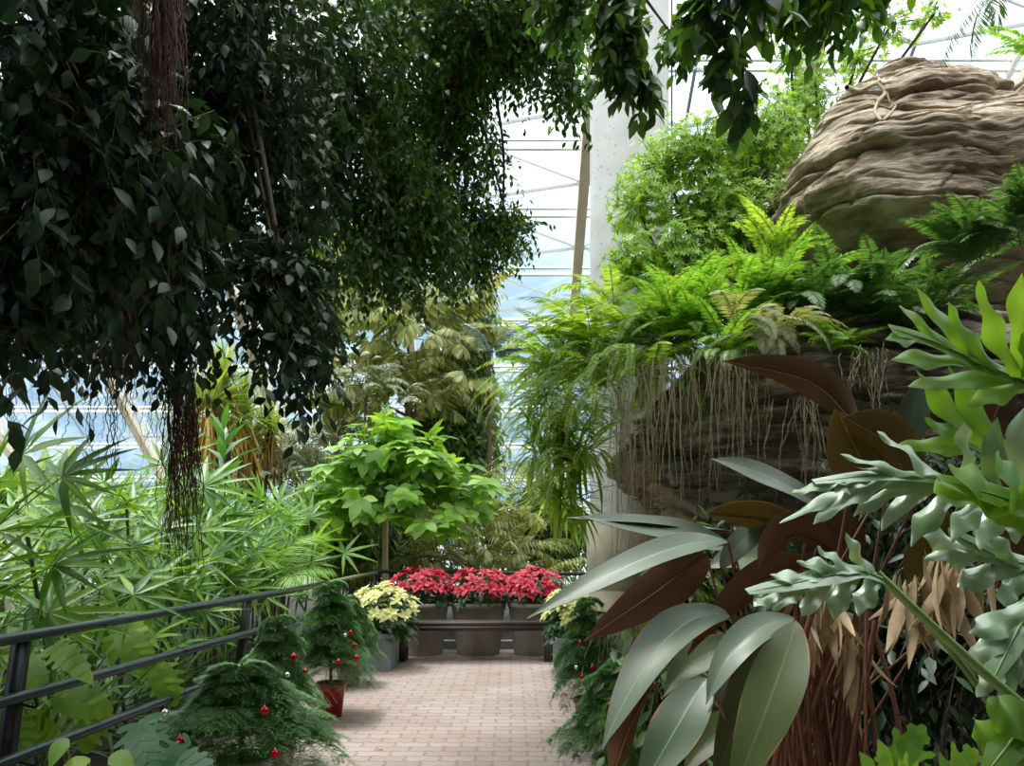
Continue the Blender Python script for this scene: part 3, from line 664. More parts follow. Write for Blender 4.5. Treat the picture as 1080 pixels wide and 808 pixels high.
def bauble(px, py, Y, r, m, label):
    c = at(px, py, Y); t = thing('bauble', label, 'ornament', c, 'balls hung on the little pines')
    g = G(); a = np.linspace(-math.pi/2, math.pi/2, 14); g.lathe([(max(.001, r*math.cos(v)), r*math.sin(v)) for v in a], c, 20); g.build('ball', m, t)
    g = G(); g.lathe([(.2*r, r*.95), (.2*r, r*1.25), (.001, r*1.25)], c, 8); g.tubes([c+[0, 0, r*1.2], c+[0, 0, r*2.2]], [.0012]*2, 3); g.build('cap', M['gold'], t)
BB = [(190, 781, 3.62, .021, 'r', 'red ball low on the left of the nearest pine'), (279, 750, 3.66, .022, 'r', 'red ball high on the right of the nearest pine'),
      (290, 795, 3.60, .021, 'r', 'red ball low on the right of the nearest pine'), (174, 752, 3.62, .018, 's', 'silver ball on the upper left of the nearest pine'),
      (310, 693, 4.52, .022, 'r', 'red ball high on the cream-potted pine'), (322, 708, 4.5, .014, 'r', 'small red ball at the right tip of the cream-potted pine'),
      (303, 712, 4.48, .016, 's', 'silver ball under the red one on the cream-potted pine'),
      (357, 698, 5.7, .019, 'r', 'red ball low left on the red-potted left pine'), (376, 694, 5.7, .020, 'r', 'red ball low right on the red-potted left pine'),
      (374, 681, 5.75, .018, 'r', 'dull red ball halfway up the red-potted left pine'), (370, 667, 5.75, .016, 'r', 'topmost red ball on the red-potted left pine'),
      (364, 670, 5.72, .014, 's', 'tiny silver ball near the top of the red-potted left pine'),
      (612, 678, 5.2, .016, 'r', 'topmost red ball on the right path pine'), (614, 714, 5.15, .018, 'r', 'lowest red ball on the right path pine'),
      (625, 704, 5.15, .017, 'r', 'middle red ball on the right path pine'), (608, 704, 5.15, .015, 's', 'silver ball on the left side of the right path pine'),
      (667, 721, 4.0, .019, 's', 'silver ball on the nearest right pine'), (661, 728, 4.0, .016, 'r', 'red ball on the nearest right pine')]
for (x, y, Y, r, m, lab) in BB: bauble(x, y, Y, r, M['red_ball'] if m == 'r' else M['silver_ball'], lab)

rng = rs(5); g = G(); n = 90
P = np.stack([rng.uniform(-1.6, .6, n), rng.uniform(3.6, 8.6, n), np.full(n, .006)], -1); d = nrm(np.stack([rng.normal(size=n), rng.normal(size=n), np.full(n, .05)], -1))
g.inst(T_small, frames(d, [0, 0, 1.]), P, rng.uniform(.02, .05, n)); tag(g.build('fallen_leaves', M['litter']), 'bits of dead leaf scattered on the brick path', 'leaf litter', kind='stuff')

# ================================================================== LEFT BED
rng = rs(41)
def fan_leaf(seed, n=9, L=.34, w=.045, sweep=2.0):
    rng = rs(seed); g = G()
    T = blade(w/L, 4, .35, .12, peak=.25, power=.6)
    a = np.linspace(-sweep, sweep, n)+rng.normal(size=n)*.05
    d = np.stack([np.sin(a), np.cos(a), -.1+.25*np.cos(a)+rng.normal(size=n)*.08], -1)
    g.inst(T, frames(d, [0, .0, 1.]), np.zeros((n, 3)), 1.02*L*rng.uniform(.85, 1.1, n)*(1-.16*np.abs(a)/sweep))
    return g.mesh('fan_leaf', [M['rhapis']])
FAN = [fan_leaf(i, n=n_) for i, n_ in enumerate((8, 10, 9, 7))]
def fan_palm(px, Y, topz, label, seed, canes=3, per=8, s=1.0, spread=.3):
    rng = rs(seed); x = (px-540)/F*Y; t = thing('fan_palm', label, 'palm', (x, Y, 0), 'fan palms in the left bed')
    for c in range(canes):
        bx, by = rng.normal(size=2)*spread*.5; lean = rng.normal(size=2)*.12; h = topz*rng.uniform(.62, 1.0) if c else topz
        g = G(); P = np.array([[x+bx, Y+by, 0], [x+bx+lean[0]*.5, Y+by+lean[1]*.5, h*.5], [x+bx+lean[0], Y+by+lean[1], h-.12]]); g.tubes(P, [.016, .014, .012], 6, 0)
        pet = []
        for k in range(per):
            z = h-.1-(per-k)*.085*(h/1.5)-rng.random()*.05; q = z/h; b = np.array([bx+lean[0]*q, by+lean[1]*q, z])
            az = k*2.4+rng.normal()*.3+seed; el = .25+.75*k/per+rng.normal()*.15; L = rng.uniform(.22, .4)*s
            d = np.array([math.cos(az)*math.cos(el), math.sin(az)*math.cos(el), math.sin(el)]); e = b+d*L
            pet.append([b+[x, Y, 0], e+[x, Y, 0]])
            d2 = nrm(d+np.array([0, 0, -.25])); up = nrm(np.array([-d[0]*.5+.2, -d[1]*.5-.7, .8]))
            R = frames(d2[None], up)[0]; kid(FAN[rng.integers(4)], 'fan_leaf', t, R, e, s*rng.uniform(.85, 1.15))
        g.tubes(np.array(pet), [.005, .0035], 4, 1); g.build('stem', [M['cane'], M['green_stem']], t)
    return t
FP = [(8, 4.2, 1.80, 'fan palm with long pointed star leaves at the left edge above the rail', 1, 3, 9, 1.35),
      (178, 6.2, 1.85, 'fan palm whose upright fan stands below the hanging red roots', 2, 3, 9, 1.25),
      (90, 5.2, 1.6, 'fan palm between the left edge star palm and the red roots', 3, 3, 8, 1.15),
      (45, 6.4, 1.85, 'fan palm behind and right of the left edge star palm', 4, 4, 8, 1.1),
      (292, 9.6, 1.9, 'bright fan palm left of the arching feather palm', 5, 4, 9, 1.3),
      (225, 7.6, 1.65, 'fan palm at the foot of the upright dracaena', 6, 4, 9, 1.2),
      (235, 7.9, 1.2, 'short fan palm seen through the middle of the rail', 7, 3, 9, 1.1),
      (120, 5.5, 1.1, 'low fan palm just behind the top rail left of the red roots', 8, 3, 8, 1.0),
      (140, 7.4, 1.9, 'tall fan palm behind the red roots near the glass', 9, 4, 9, 1.2),
      (10, 7.8, 1.9, 'fan palm far back at the left edge below the banana leaves', 10, 4, 8, 1.2),
      (275, 8.7, 1.35, 'fan palm beneath the arching feather palm', 11, 3, 8, 1.0),
      (30, 4.5, 1.1, 'low dark fan palm tucked behind the near rail post', 12, 3, 8, 1.05),
      (245, 9.0, 1.9, 'fan palm behind the dracaena by the sword-leaved tree', 13, 4, 9, 1.2),
      (90, 9.0, 1.75, 'fan palm farthest back beside the glass', 14, 4, 8, 1.2),
      (185, 6.6, 1.1, 'low fan palm in the middle of the left bed', 15, 3, 8, 1.0)]
for a in FP: fan_palm(a[0], a[1], a[2], a[3], a[4]+60, a[5], a[6]-2, a[7])

# generic ground cover clumps in the left bed (long arching dark straps)
def strap_clump(name, px, Y, n, L, w, material, label, seed, z0=0., up=.9, cat='plant', lean=None, group=None, pz=None):
    rng = rs(seed); c = np.array([(px-540)/F*Y, Y, z0]) if pz is None else at(px, pz, Y)
    T = blade(w/L, 7, .3, .55, peak=.35)
    az = np.arange(n)*2.4+rng.normal(size=n)*.2; el = up*np.linspace(.25, 1.25, n)
    d = np.stack([np.cos(az)*np.cos(el), np.sin(az)*np.cos(el), np.sin(el)], -1)
    if lean is not None: d = nrm(d+np.array(lean))
    g = G(); g.inst(T, frames(d, [0, 0, 1.]), np.tile(c, (n, 1))+rng.normal(size=(n, 3))*np.array([.03, .03, .01]), L*rng.uniform(.7, 1.1, n))
    return tag(g.build(name, material), label, cat, group)
for i, (px, Y, L, lab) in enumerate([(30, 4.9, .9, 'dark strap-leaved clump at the far left behind the post'), (110, 5.7, .9, 'dark strap-leaved clump behind the split leaves'),
                                (180, 6.8, .8, 'dark strap-leaved clump below the red roots'), (235, 8.2, .9, 'dark strap-leaved clump below the dracaena'),
                                (285, 9.3, .7, 'dark strap-leaved clump behind the red-potted pine'), (80, 6.8, 1.0, 'dark strap-leaved clump in the middle of the left bed'),
                                (180, 7.6, 1.0, 'dark strap-leaved clump deep in the left bed')]):
    strap_clump('strap_plant', px, Y, 46, L, .035, M['fern_dk'], lab, 80+i, group='strap-leaved clumps in the left bed')

# big split leaves (monstera)
def lobed_leaf(g, base, tip, width, up, nl=7, arch=.12, core=.42, lobew=.9, sweep=.55, m=0, m2=None, gap=1.0, wav=.0, seed=0, droop=.0, blunt=.7, heart=.0, th=.0016):
    """blade along base->tip with nl side lobes a side, joined along a core"""
    rng = rs(seed); base = np.asarray(base, float); tip = np.asarray(tip, float); D = tip-base; L = np.linalg.norm(D); R = frames(D[None], up)[0]
    def put(V, Q, uv):
        V = np.asarray(V); W = base+V@R.T
        g.add(W, Q, m, uv)
        if m2 is not None: g.add(W-R[:, 2]*th, np.asarray(Q)[:, ::-1], m2, uv)
    def zf(x, y):
        t = y/L; return arch*L*4*t*(1-t)-droop*(abs(x)/max(width, 1e-6)*2)**1.6*width+wav*width*math.sin(7*t+x/width*3)
    # core
    n = 14; V, UV = [], []
    for i in range(n+1):
        t = i/n; hw = width/2*core*math.sin(math.pi*min(1, .12+t*.86))**.6
        for c in (-1, -.5, 0, .5, 1): V.append([c*hw, t*L, zf(c*hw, t*L)+.03*hw*abs(c)]); UV.append([c*core, t])
    Q = [[i*5+j, i*5+j+1, (i+1)*5+j+1, (i+1)*5+j] for i in range(n) for j in range(4)]
    put(V, Q, np.array(UV))
    for sg in (-1, 1):
        for k in range(nl):
            rj = rng.random(4)
            t0 = (-heart*.5+.04)+(.84+heart*.5)*(k+.3)/nl; ll = width/2*(1.0-.55*max(0, t0)**1.8)*(.72+.28*math.sin(math.pi*min(1, max(0, t0)+.25)))*rng.uniform(.8, 1.12)
            y0 = max(t0, 0)*L; a = sweep*(.1+1.5*t0)+(-heart*1.2 if t0 < .1 else 0); w0 = L*.84/nl*lobew; kk = 7; V, UV = [], []
            for i in range(kk+1):
                s = i/kk; x = math.cos(a)*ll*s; y = y0+math.sin(a)*ll*s+.12*ll*s*s
                hw = w0/2*(1-.12*s) if s < blunt else w0/2*(1-.12*blunt)*max(.06, math.sqrt(max(0, 1-((s-blunt)/(1-blunt))**2)))
                hw *= (1+.30*math.sin(s*11+k+rj[0]*2)*gap)*min(1, .55+s*2)
                for c in (-1, 0, 1):
                    xx = x-math.sin(a)*hw*c; yy = y+math.cos(a)*hw*c
                    V.append([sg*max(0, xx), yy, zf(xx, min(max(yy, 0), L*1.02))+.0008*k+(abs(c)*hw*.03+wav*ll*.8*math.sin(s*7+rj[1]*6)*s+wav*hw*c*math.sin(s*8+rj[2]*6))]); UV.append([sg*(core*.4+.6*s), t0+c*.02])
            q = np.array([[i*3+j, i*3+j+1, (i+1)*3+j+1, (i+1)*3+j] for i in range(kk) for j in range(2)])
            if sg < 0: q = q[:, ::-1]
            put(V, q, np.array(UV))
def stalk(g, a, b, r, sag=.12, m=0, n=14, side=(0, 0, 0)):
    a = np.asarray(a, float); b = np.asarray(b, float); s = np.linspace(0, 1, n)[:, None]
    P = a*(1-s)+b*s+np.array([0, 0, 1.])*sag*4*s*(1-s)+np.asarray(side)*4*s*(1-s); g.tubes(P, np.linspace(r, r*.7, n), 8, m)

t = thing('monstera', 'yellow-green split-leaf monstera growing through the three-bar handrail', 'plant', (-2.8, 4.4, 0))
roots = np.array([-2.8, 4.4, 0.])
for (bx, by, bY, tx, ty, tY, wd, sd_) in [(58, 682, 3.95, 97, 720, 3.55, .20, 1), (15, 690, 4.2, 48, 730, 4.05, .30, 2), (128, 668, 4.8, 160, 706, 4.7, .34, 12), (150, 660, 5.0, 108, 690, 4.9, .34, 3), (60, 735, 4.2, 118, 752, 4.15, .34, 4),
                                          (5, 740, 4.1, 30, 800, 4.0, .30, 5), (165, 700, 4.9, 185, 745, 4.8, .3, 6), (60, 780, 4.2, 20, 760, 4.1, .28, 7), (35, 665, 4.5, -10, 700, 4.3, .32, 8), (100, 745, 4.4, 90, 795, 4.3, .28, 9)]:
    b = at(bx, by, bY); e = at(tx, ty, tY); g = G(); lobed_leaf(g, b, e, wd, (0.1, -.9, .75), 6, .06, core=.55, lobew=.80, sweep=.5, droop=.05, seed=sd_, heart=.3, gap=.25, blunt=.6); stalk(g, roots+rs(sd_).normal(size=3)*[.08, .08, 0], b, .008, .05, 1)
    g.build('leaf', [M['monstera'], M['green_stem']], t)
t = thing('monstera', 'dark green split-leaf monstera low behind the nearest pine', 'plant', (-1.95, 3.35, 0))
for (bx, by, bY, tx, ty, tY, wd, sd_) in [(145, 765, 3.5, 158, 815, 3.3, .26, 21), (200, 790, 3.3, 160, 815, 3.2, .22, 22), (175, 800, 3.3, 225, 815, 3.15, .22, 23)]:
    b = at(bx, by, bY); e = at(tx, ty, tY); g = G(); lobed_leaf(g, b, e, wd, (0.1, -.9, .75), 5, .06, core=.55, lobew=.85, droop=.06, seed=sd_, heart=.3, gap=.25); stalk(g, np.array([-1.98, 3.45, 0]), b, .007, .05, 1)
    g.build('leaf', [M['monstera_dk'], M['green_stem']], t)
t = thing('arrowhead_plant', 'small plant with yellow-green heart leaves below the lowest rail', 'plant', (-1.75, 3.1, 0))
for (bx, by, tx, ty, wd, sd_) in [(118, 795, 148, 812, .13, 1), (95, 800, 60, 812, .12, 2), (70, 778, 50, 806, .12, 3)]:
    b = at(bx, by, 3.1); e = at(tx, ty, 3.0); g = G(); T = blade(.62, 14, .1, .2, peak=.3, cols=3, power=.5); g.inst(T, frames((e-b)[None], [0, -.6, .8]), b[None], np.array([wd*1.1])); stalk(g, (-1.78, 3.15, 0), b, .004, .03, 1)
    g.build('leaf', [M['monstera'], M['green_stem']], t)

# upright dracaena
def whorl_plant(name, px, Y, ztop, label, cat, seed, L=.3, w=.07, n=30, span=.7, material='dracaena', stem_r=.012, elr=(-.1, 1.2), z0=0):
    rng = rs(seed); x = (px-540)/F*Y; t = thing(name, label, cat, (x, Y, z0))
    g = G(); g.tubes([[x, Y, z0], [x+.02, Y, ztop*.5], [x, Y, ztop]], [stem_r*1.3, stem_r, stem_r*.5], 8); g.build('stem', M['green_stem'], t)
    T = blade(w/L, 6, .3, .3, peak=.4); z = ztop-span+span*np.linspace(0, 1, n); az = np.arange(n)*2.4; el = np.linspace(elr[0], elr[1], n)
    d = np.stack([np.cos(az)*np.cos(el), np.sin(az)*np.cos(el), np.sin(el)], -1)
    g = G(); g.inst(T, frames(d, [0, 0, 1.]), np.stack([np.full(n, x), np.full(n, Y), z], -1), L*rng.uniform(.8, 1.1, n)*np.linspace(1, .8, n)); g.build('leaves', M[material], t)
    return t
whorl_plant('dracaena', 236, 7.3, 2.45, 'upright dracaena with broad glossy leaves rising above the fan palms', 'plant', 3, .46, .11, 32, 1.1)
whorl_plant('dracaena', 205, 7.6, 2.05, 'slim dracaena half hidden behind the hanging brown roots', 'plant', 4, .3, .07, 26, .7)

# arching feather palm, left bed
def feather_palm(name, loc, fr, label, cat, mesh_list, group=None, trunk=None, tmat='cane', pname='frond', parts=True):
    t = thing(name, label, cat, loc, group)
    if trunk is not None:
        g = G(); P = np.array(trunk)+np.array(loc); g.tubes(P, np.linspace(.05, .03, len(P)), 10); g.build('trunk', M[tmat], t)
    for (az, el, s, k, off) in fr:
        R = rotz(az)@rotx(el); kid(mesh_list[k % len(mesh_list)], pname, t, R, off, s)
    return t
def mk_frond(seed, L, n, plen, T, mats, **k):
    g = G(); frond(g, L, n, plen, T, rng=rs(seed), **k); return g.mesh('frond', mats)
ARECA = [mk_frond(i, 1.0, 34, .36, T_fine, [M['areca'], M['green_stem']], arch=.75+.15*i, elev=1.15, ang=1.0, droop=.35, rad=.007, prof='palm', base=.22) for i in range(3)]
rng = rs(71); fr = [(i*6.283/16+rng.normal()*.15, rng.uniform(-.35, .25), rng.uniform(.8, 1.15), i, (rng.normal()*.05, rng.normal()*.05, .7+rng.random()*.3)) for i in range(19)]
feather_palm('feather_palm', (at(285, 570, 8.7)[0], 8.7, 0), fr, 'feather palm arching bright fronds over the rail toward the path', 'palm', ARECA, trunk=[(0, 0, 0), (0, 0, .4), (0, 0, .8)])
fr = [(i*6.283/13+rng.normal()*.15, rng.uniform(-.1, .3), rng.uniform(.9, 1.2), i, (0, 0, .9)) for i in range(13)]
feather_palm('feather_palm', (at(250, 570, 9.8)[0], 9.8, 0), fr, 'feather palm behind the dracaena, left of the arching one', 'palm', ARECA, trunk=[(0, 0, 0), (0, 0, .5), (0, 0, 1.0)])

# pale banana leaves by the glass
t = thing('banana_plant', 'banana plant with pale upright leaves against the glass at the far left', 'plant', (at(50, 570, 9)[0], 9, 0))
for (bx, by, tx, ty, wd) in [(52, 560, 45, 470, .3), (52, 560, 75, 468, .34), (48, 565, 20, 490, .3), (58, 570, 92, 500, .3), (45, 570, 66, 500, .3)]:
    b = at(bx, by, 9); e = at(tx, ty, 8.9); L = np.linalg.norm(e-b); g = G(); T = blade(wd/L, 12, .25, .1, peak=.45, cols=2); g.inst(T, frames((e-b)[None], [.3, -1, .2]), b[None], np.array([L])); stalk(g, (at(50, 570, 9)[0], 9, 0), b, .02, .02, 1)
    g.build('leaf', [M['banana'], M['green_stem']], t)

# ================================================================== BACKGROUND TREES
def frond_cloud(g, blobs, rng, T, L, n, plen, kinds=3):
    FT = []
    for i in range(kinds):
        q = G(); frond(q, 1.0, n, plen, T, arch=.55+.2*i, elev=.7, ang=1.05, droop=.45, rad=.006, prof='palm', rng=rng, base=.15)
        FT.append((np.concatenate(q.V), np.concatenate(q.Q), np.concatenate(q.UV)))
    for (px, py, Y, rx, ry, rY, cnt) in blobs:
        c = at(px, py, Y); m = max(3, cnt); u = nrm(rng.normal(size=(m, 3)))*rng.random((m, 1))**(1/2.4); P = c+u*np.array([pxm(rx, Y), rY, pxm(ry, Y)])
        for k in range(kinds):
            idx = np.arange(k, m, kinds); R = np.stack([rotz(math.atan2(-u[i, 0]+rng.normal()*.4, u[i, 1]+rng.normal()*.4))@rotx(rng.uniform(-.7, .5))@roty(rng.normal()*.35) for i in idx]) if len(idx) else np.zeros((0, 3, 3))
            g.inst(FT[k], R, P[idx], L*rng.uniform(.6, 1.2, len(idx)))
def tree(name, label, cat, base, trunk_top, blobs, T, leaf, material, seed, group=None, k=10, tw=.9, droop=.8, stem=.004, tr=.07, limbs=True, fronds=None, **kw):
    t = thing(name, label, cat, base, group); rng = rs(seed)
    b = np.asarray(base, float); tt = np.asarray(trunk_top, float)
    g = G(); P = smooth_path([b, (b+tt)/2+rng.normal(size=3)*[.15, .15, 0], tt], 20); g.tubes(P, np.linspace(tr, tr*.6, 20), 10)
    if limbs:
        for bl in blobs:
            c = at(*bl[:3]); s0 = P[rng.integers(8, 19)]; g.tubes(smooth_path([s0, (s0+c)/2+rng.normal(size=3)*.1, c], 12), np.linspace(tr*.5, tr*.15, 12), 6)
    g.build('trunk', M['bark'], t)
    g = G()
    if fronds: frond_cloud(g, blobs, rng, T, *fronds)
    else: foliage(g, blobs, rng, T, leaf, k=k, tw=tw, droop=droop, stem=stem, **kw)
    g.build('foliage', [M[material], M['twig']], t)
    return t
def gp(px, Y): return (at(px, 570, Y)[0], Y, 0)
T_fish = blade(.34, 3, .1, .35, peak=.6, power=.7)
tree('fishtail_palm', 'olive-yellow tree with drooping ragged foliage left of centre, below the dark fig', 'tree', gp(430, 13), at(425, 400, 13),
     [(395, 305, 13, 30, 40, .9, 26), (440, 370, 13, 38, 50, 1.1, 60), (470, 400, 13.4, 32, 50, 1., 40), (430, 310, 13.5, 40, 30, .9, 26), (405, 430, 13.2, 45, 34, 1., 36), (480, 340, 13.6, 24, 30, .8, 14)], T_fish, .27, 'olive', 201, fronds=(1.05, 13, .30))
tree('broadleaf_tree', 'airy tree with small dark olive leaves in front of the glass at centre', 'tree', gp(485, 14.5), at(485, 420, 14.5),
     [(490, 420, 14.5, 30, 50, .9, 260), (478, 470, 14.2, 50, 40, 1., 330), (500, 350, 14.6, 26, 30, .7, 120), (462, 520, 13.8, 60, 40, 1.1, 380)], T_small, .2, 'schef_dk', 202, tw=.8, k=10, droop=.7)
tree('broadleaf_tree', 'dense olive and yellow shrub behind the red poinsettias', 'tree', gp(520, 12.4), at(520, 540, 12.4),
     [(440, 575, 12, 40, 38, .8, 36), (500, 575, 12, 45, 40, .8, 44), (555, 575, 12.2, 30, 42, .8, 34), (540, 525, 12.8, 36, 34, .8, 34), (490, 535, 12.9, 50, 36, .8, 44), (450, 600, 11.9, 50, 22, .4, 34), (540, 600, 11.9, 50, 22, .4, 34)], T_long, .24, 'olive', 203, tr=.05, fronds=(.8, 14, .26))
tree('silver_tree', 'grey-green tree with drooping narrow silvery leaves right of the sword-leaved tree', 'tree', gp(295, 13.5), at(295, 500, 13.5),
     [(270, 475, 13.5, 45, 32, .9, 40), (320, 480, 13.5, 40, 32, .9, 44), (300, 525, 13.2, 60, 28, .9, 40), (360, 490, 14, 40, 45, .9, 50)], T_long, .3, 'silver', 204, fronds=(1.0, 16, .28))
tree('broadleaf_tree', 'pale lit branches of creamy leaves just under the middle of the dark fig', 'tree', gp(385, 12), at(385, 420, 12),
     [(385, 395, 12, 32, 26, .5, 30), (410, 415, 12, 30, 18, .5, 20)], T_small, .2, 'silver', 205, tr=.03, fronds=(.6, 12, .2))
tree('broadleaf_tree', 'bright green tree glimpsed through the gap in the dark fig', 'tree', gp(352, 15), at(352, 400, 15),
     [(352, 265, 15, 36, 30, .9, 220), (375, 290, 15, 36, 26, .9, 200), (330, 300, 15, 30, 30, .9, 160)], T_small, .2, 'bright', 206, tw=.8, tr=.09)
# lobed-leaf tree (palmate)
def palmate(seed, n=5, w=.52):
    rng = rs(seed); g = G(); T = blade(w, 5, .1, .2, peak=.5); a = np.linspace(-1.7, 1.7, n); d = np.stack([np.sin(a), np.cos(a), .1*np.ones(n)+rng.normal(size=n)*.06], -1)
    L = 1-.38*np.abs(a)/1.7; V, Q, UV = T; W = np.einsum('nij,nvj->nvi', frames(d, [0, 0, 1.]), V[None]*L[:, None, None]); 
    return W.reshape(-1, 3), (Q[None]+(np.arange(n)*len(V))[:, None, None]).reshape(-1, 4), np.tile(UV, (n, 1))
T_palm = palmate(1)
t = thing('lobed_leaf_tree', 'slender tree with bright green lobed leaves on a thin brown trunk before the corner rail', 'tree', gp(408, 10.9))
g = G(); g.tubes(smooth_path([at(407, 690, 10.9)*[1, 1, 0], at(406, 560, 10.9), at(410, 460, 10.9)], 20), np.linspace(.05, .035, 20), 10); g.build('trunk', M['timber'], t)
rng = rs(301); n = 280; CL = np.array([at(x, y, 10.6+dy) for x, y, dy in ((362, 500, .2), (385, 470, -.2), (410, 452, .1), (440, 478, -.3), (470, 500, .2), (500, 520, 0), (430, 520, -.4), (385, 530, -.2), (350, 540, .3), (465, 545, -.3), (405, 500, .4))])
ci = rng.integers(0, 11, n); u = nrm(rng.normal(size=(n, 3)))*rng.random((n, 1))**.45; P = CL[ci]+u*np.array([.42, .5, .30]); d = nrm(u*[1, 1, .2]+rng.normal(size=(n, 3))*.3+[0, -.2, -.35])
g = G(); g.inst(T_palm, frames(d, nrm(u*.6+[0, -.35, 1.])), P, rng.uniform(.20, .40, n)); g.build('foliage', M['bright'], t)
tp = at(409, 480, 10.9); g = G(); g.tubes(np.stack([np.tile(tp, (n, 1))+rng.normal(size=(n, 3))*[.05, .05, .25], P], 1), [.008, .005], 3); g.build('leaf_stalks', M['green_stem'], t)
c = at(385, 585, 10.9)
# sword-leaved tree with dead skirt
def sword_tree(px, py, Y, label, heads, seed, L=.9):
    rng = rs(seed); base = gp(px, Y); t = thing('sword_leaved_tree', label, 'tree', base, None)
    g = G(); T = blade(.055, 6, .3, .25, peak=.3); gd = G(); gt = G()
    for (hx, hy) in heads:
        c = at(hx, hy, Y+rng.normal()*.3); gt.tubes(smooth_path([base, (np.array(base)+c)/2+rng.normal(size=3)*.1, c], 20), np.linspace(.1, .05, 20), 8)
        n = 110; az = rng.random(n)*6.28; el = rng.uniform(-.2, 1.5, n); d = np.stack([np.cos(az)*np.cos(el), np.sin(az)*np.cos(el), np.sin(el)], -1); g.inst(T, frames(d, [0, 0, 1.]), np.tile(c, (n, 1))+rng.normal(size=(n, 3))*.04, L*rng.uniform(.5, 1, n))
        n = 90; az = rng.random(n)*6.28; el = rng.uniform(-1.5, -.7, n); d = np.stack([np.cos(az)*np.cos(el), np.sin(az)*np.cos(el), np.sin(el)], -1); gd.inst(T, frames(d, [0, 0, 1.]), np.tile(c, (n, 1))+rng.normal(size=(n, 3))*[.05, .05, .2]-[0, 0, .15], L*rng.uniform(.5, 1., n))
    gt.build('trunk', M['bark'], t); g.build('leaf_crown', M['yucca'], t); gd.build('dead_skirt', M['straw'], t)
sword_tree(235, 500, 11.5, 'tree with spiky sword leaves and a straw-yellow dead skirt behind the hanging roots', [(222, 428), (255, 440), (200, 442), (235, 400)], 401, .95)
sword_tree(285, 520, 12.5, 'smaller sword-leaved tree to the right of the straw-skirted one', [(285, 455), (262, 470)], 402, .8)
for i, (px, py, Y, lab) in enumerate([(60, 520, 11, 'broad green bush at the foot of the glass on the far left'), (150, 530, 11.5, 'broad green bush at the foot of the glass behind the red roots'), (5, 520, 10, 'broad green bush at the very left edge below the glass')]):
    tree('leafy_bush', lab, 'bush', gp(px, Y), at(px, py+30, Y), [(px, py+20, Y, 60, 28, .8, 260)], T_long, .3, 'areca', 410+i, 'bushes at the foot of the glass', tw=.6, tr=.03)
# blue-green feather fronds reaching across the glass
SILV = [mk_frond(40+i, 1.0, 20, .26, T_pinna, [M['bluegreen'], M['twig']], arch=.55, elev=.5, ang=.9, droop=.35, rad=.006, prof='palm') for i in range(2)]
c = at(516, 372, 12.5)
feather_palm('tree_fern', (c[0], c[1], c[2]), [(-1.57+.25*i, .05*i-.1, 1.0+.1*i, i, (0, 0, 0)) for i in (-1, 0, 1)]+[(-1.9, .35, 1.0, 0, (0, 0, .05)), (-1.2, -.3, .9, 1, (0, 0, 0)), (1.2, .1, .8, 0, (0, 0, 0)), (.2, .2, .8, 1, (0, 0, 0)), (2.7, .2, .9, 0, (0, 0, 0))],
             'tree fern reaching blue-grey feathery fronds across the glass at centre', 'fern', SILV, trunk=[(.0, .1, -c[2]), (0, .05, -c[2]*.5), (0, 0, 0)], tmat='bark')
# low leafy backdrop along the far end so the beds read as full
for i, (px, Y, lab, mt) in enumerate([(345, 11.8, 'leafy bush behind the feather palm', 'areca'), (200, 9.6, 'leafy bush deep in the left bed behind the fan palms', 'areca'), (400, 12.5, 'leafy bush behind the thin brown trunk', 'schef_dk'), (575, 13.5, 'leafy bush left of the column foot', 'schef_dk')]):
    tree('leafy_bush', lab, 'bush', gp(px, Y), at(px, 575, Y), [(px, 560, Y, 55, 45, .8, 380)], T_long, .26, mt, 430+i, 'leafy bushes behind', tw=.6, tr=.03)

# ================================================================== FERNS AND SHRUBS ON THE ROCKS
FERN = [mk_frond(50+i, .75, 34, .12, T_pinna, [M['fern'], M['green_stem']], arch=.55+.2*i, elev=.9, ang=1.25, rad=.0035, droop=.1) for i in range(3)]
FERNY = [mk_frond(60+i, .85, 36, .12, T_pinna, [M['fern_yel'], M['green_stem']], arch=.7+.25*i, elev=.7, ang=1.2, rad=.0035, droop=.15) for i in range(3)]
FERND = [mk_frond(70+i, .75, 32, .12, T_pinna, [M['fern_dk'], M['green_stem']], arch=.6+.2*i, elev=.8, ang=1.2, rad=.0035) for i in range(3)]
FERNW = [mk_frond(80+i, .5, 26, .10, T_pinna, [M['fern_dry'], M['root_tan']], arch=.9, elev=.5, ang=1.2, rad=.003) for i in range(2)]
def fern(px, py, Y, n, s, meshes, label, seed, face=None, tiltb=0., group='ferns on the rock ledge'):
    n = int(n*1.35)
    rng = rs(seed); c = at(px, py, Y); fr = []
    for i in range(n):
        az = i*2.4+rng.normal()*.2 if face is None else face+rng.normal()*.75
        fr.append((az, rng.uniform(-.45, .45)+tiltb, s*rng.uniform(.75, 1.2), int(rng.integers(3)), tuple(rng.normal(size=3)*[.06, .06, .02])))
    return feather_palm('fern', tuple(c), fr, label, 'fern', meshes, group)
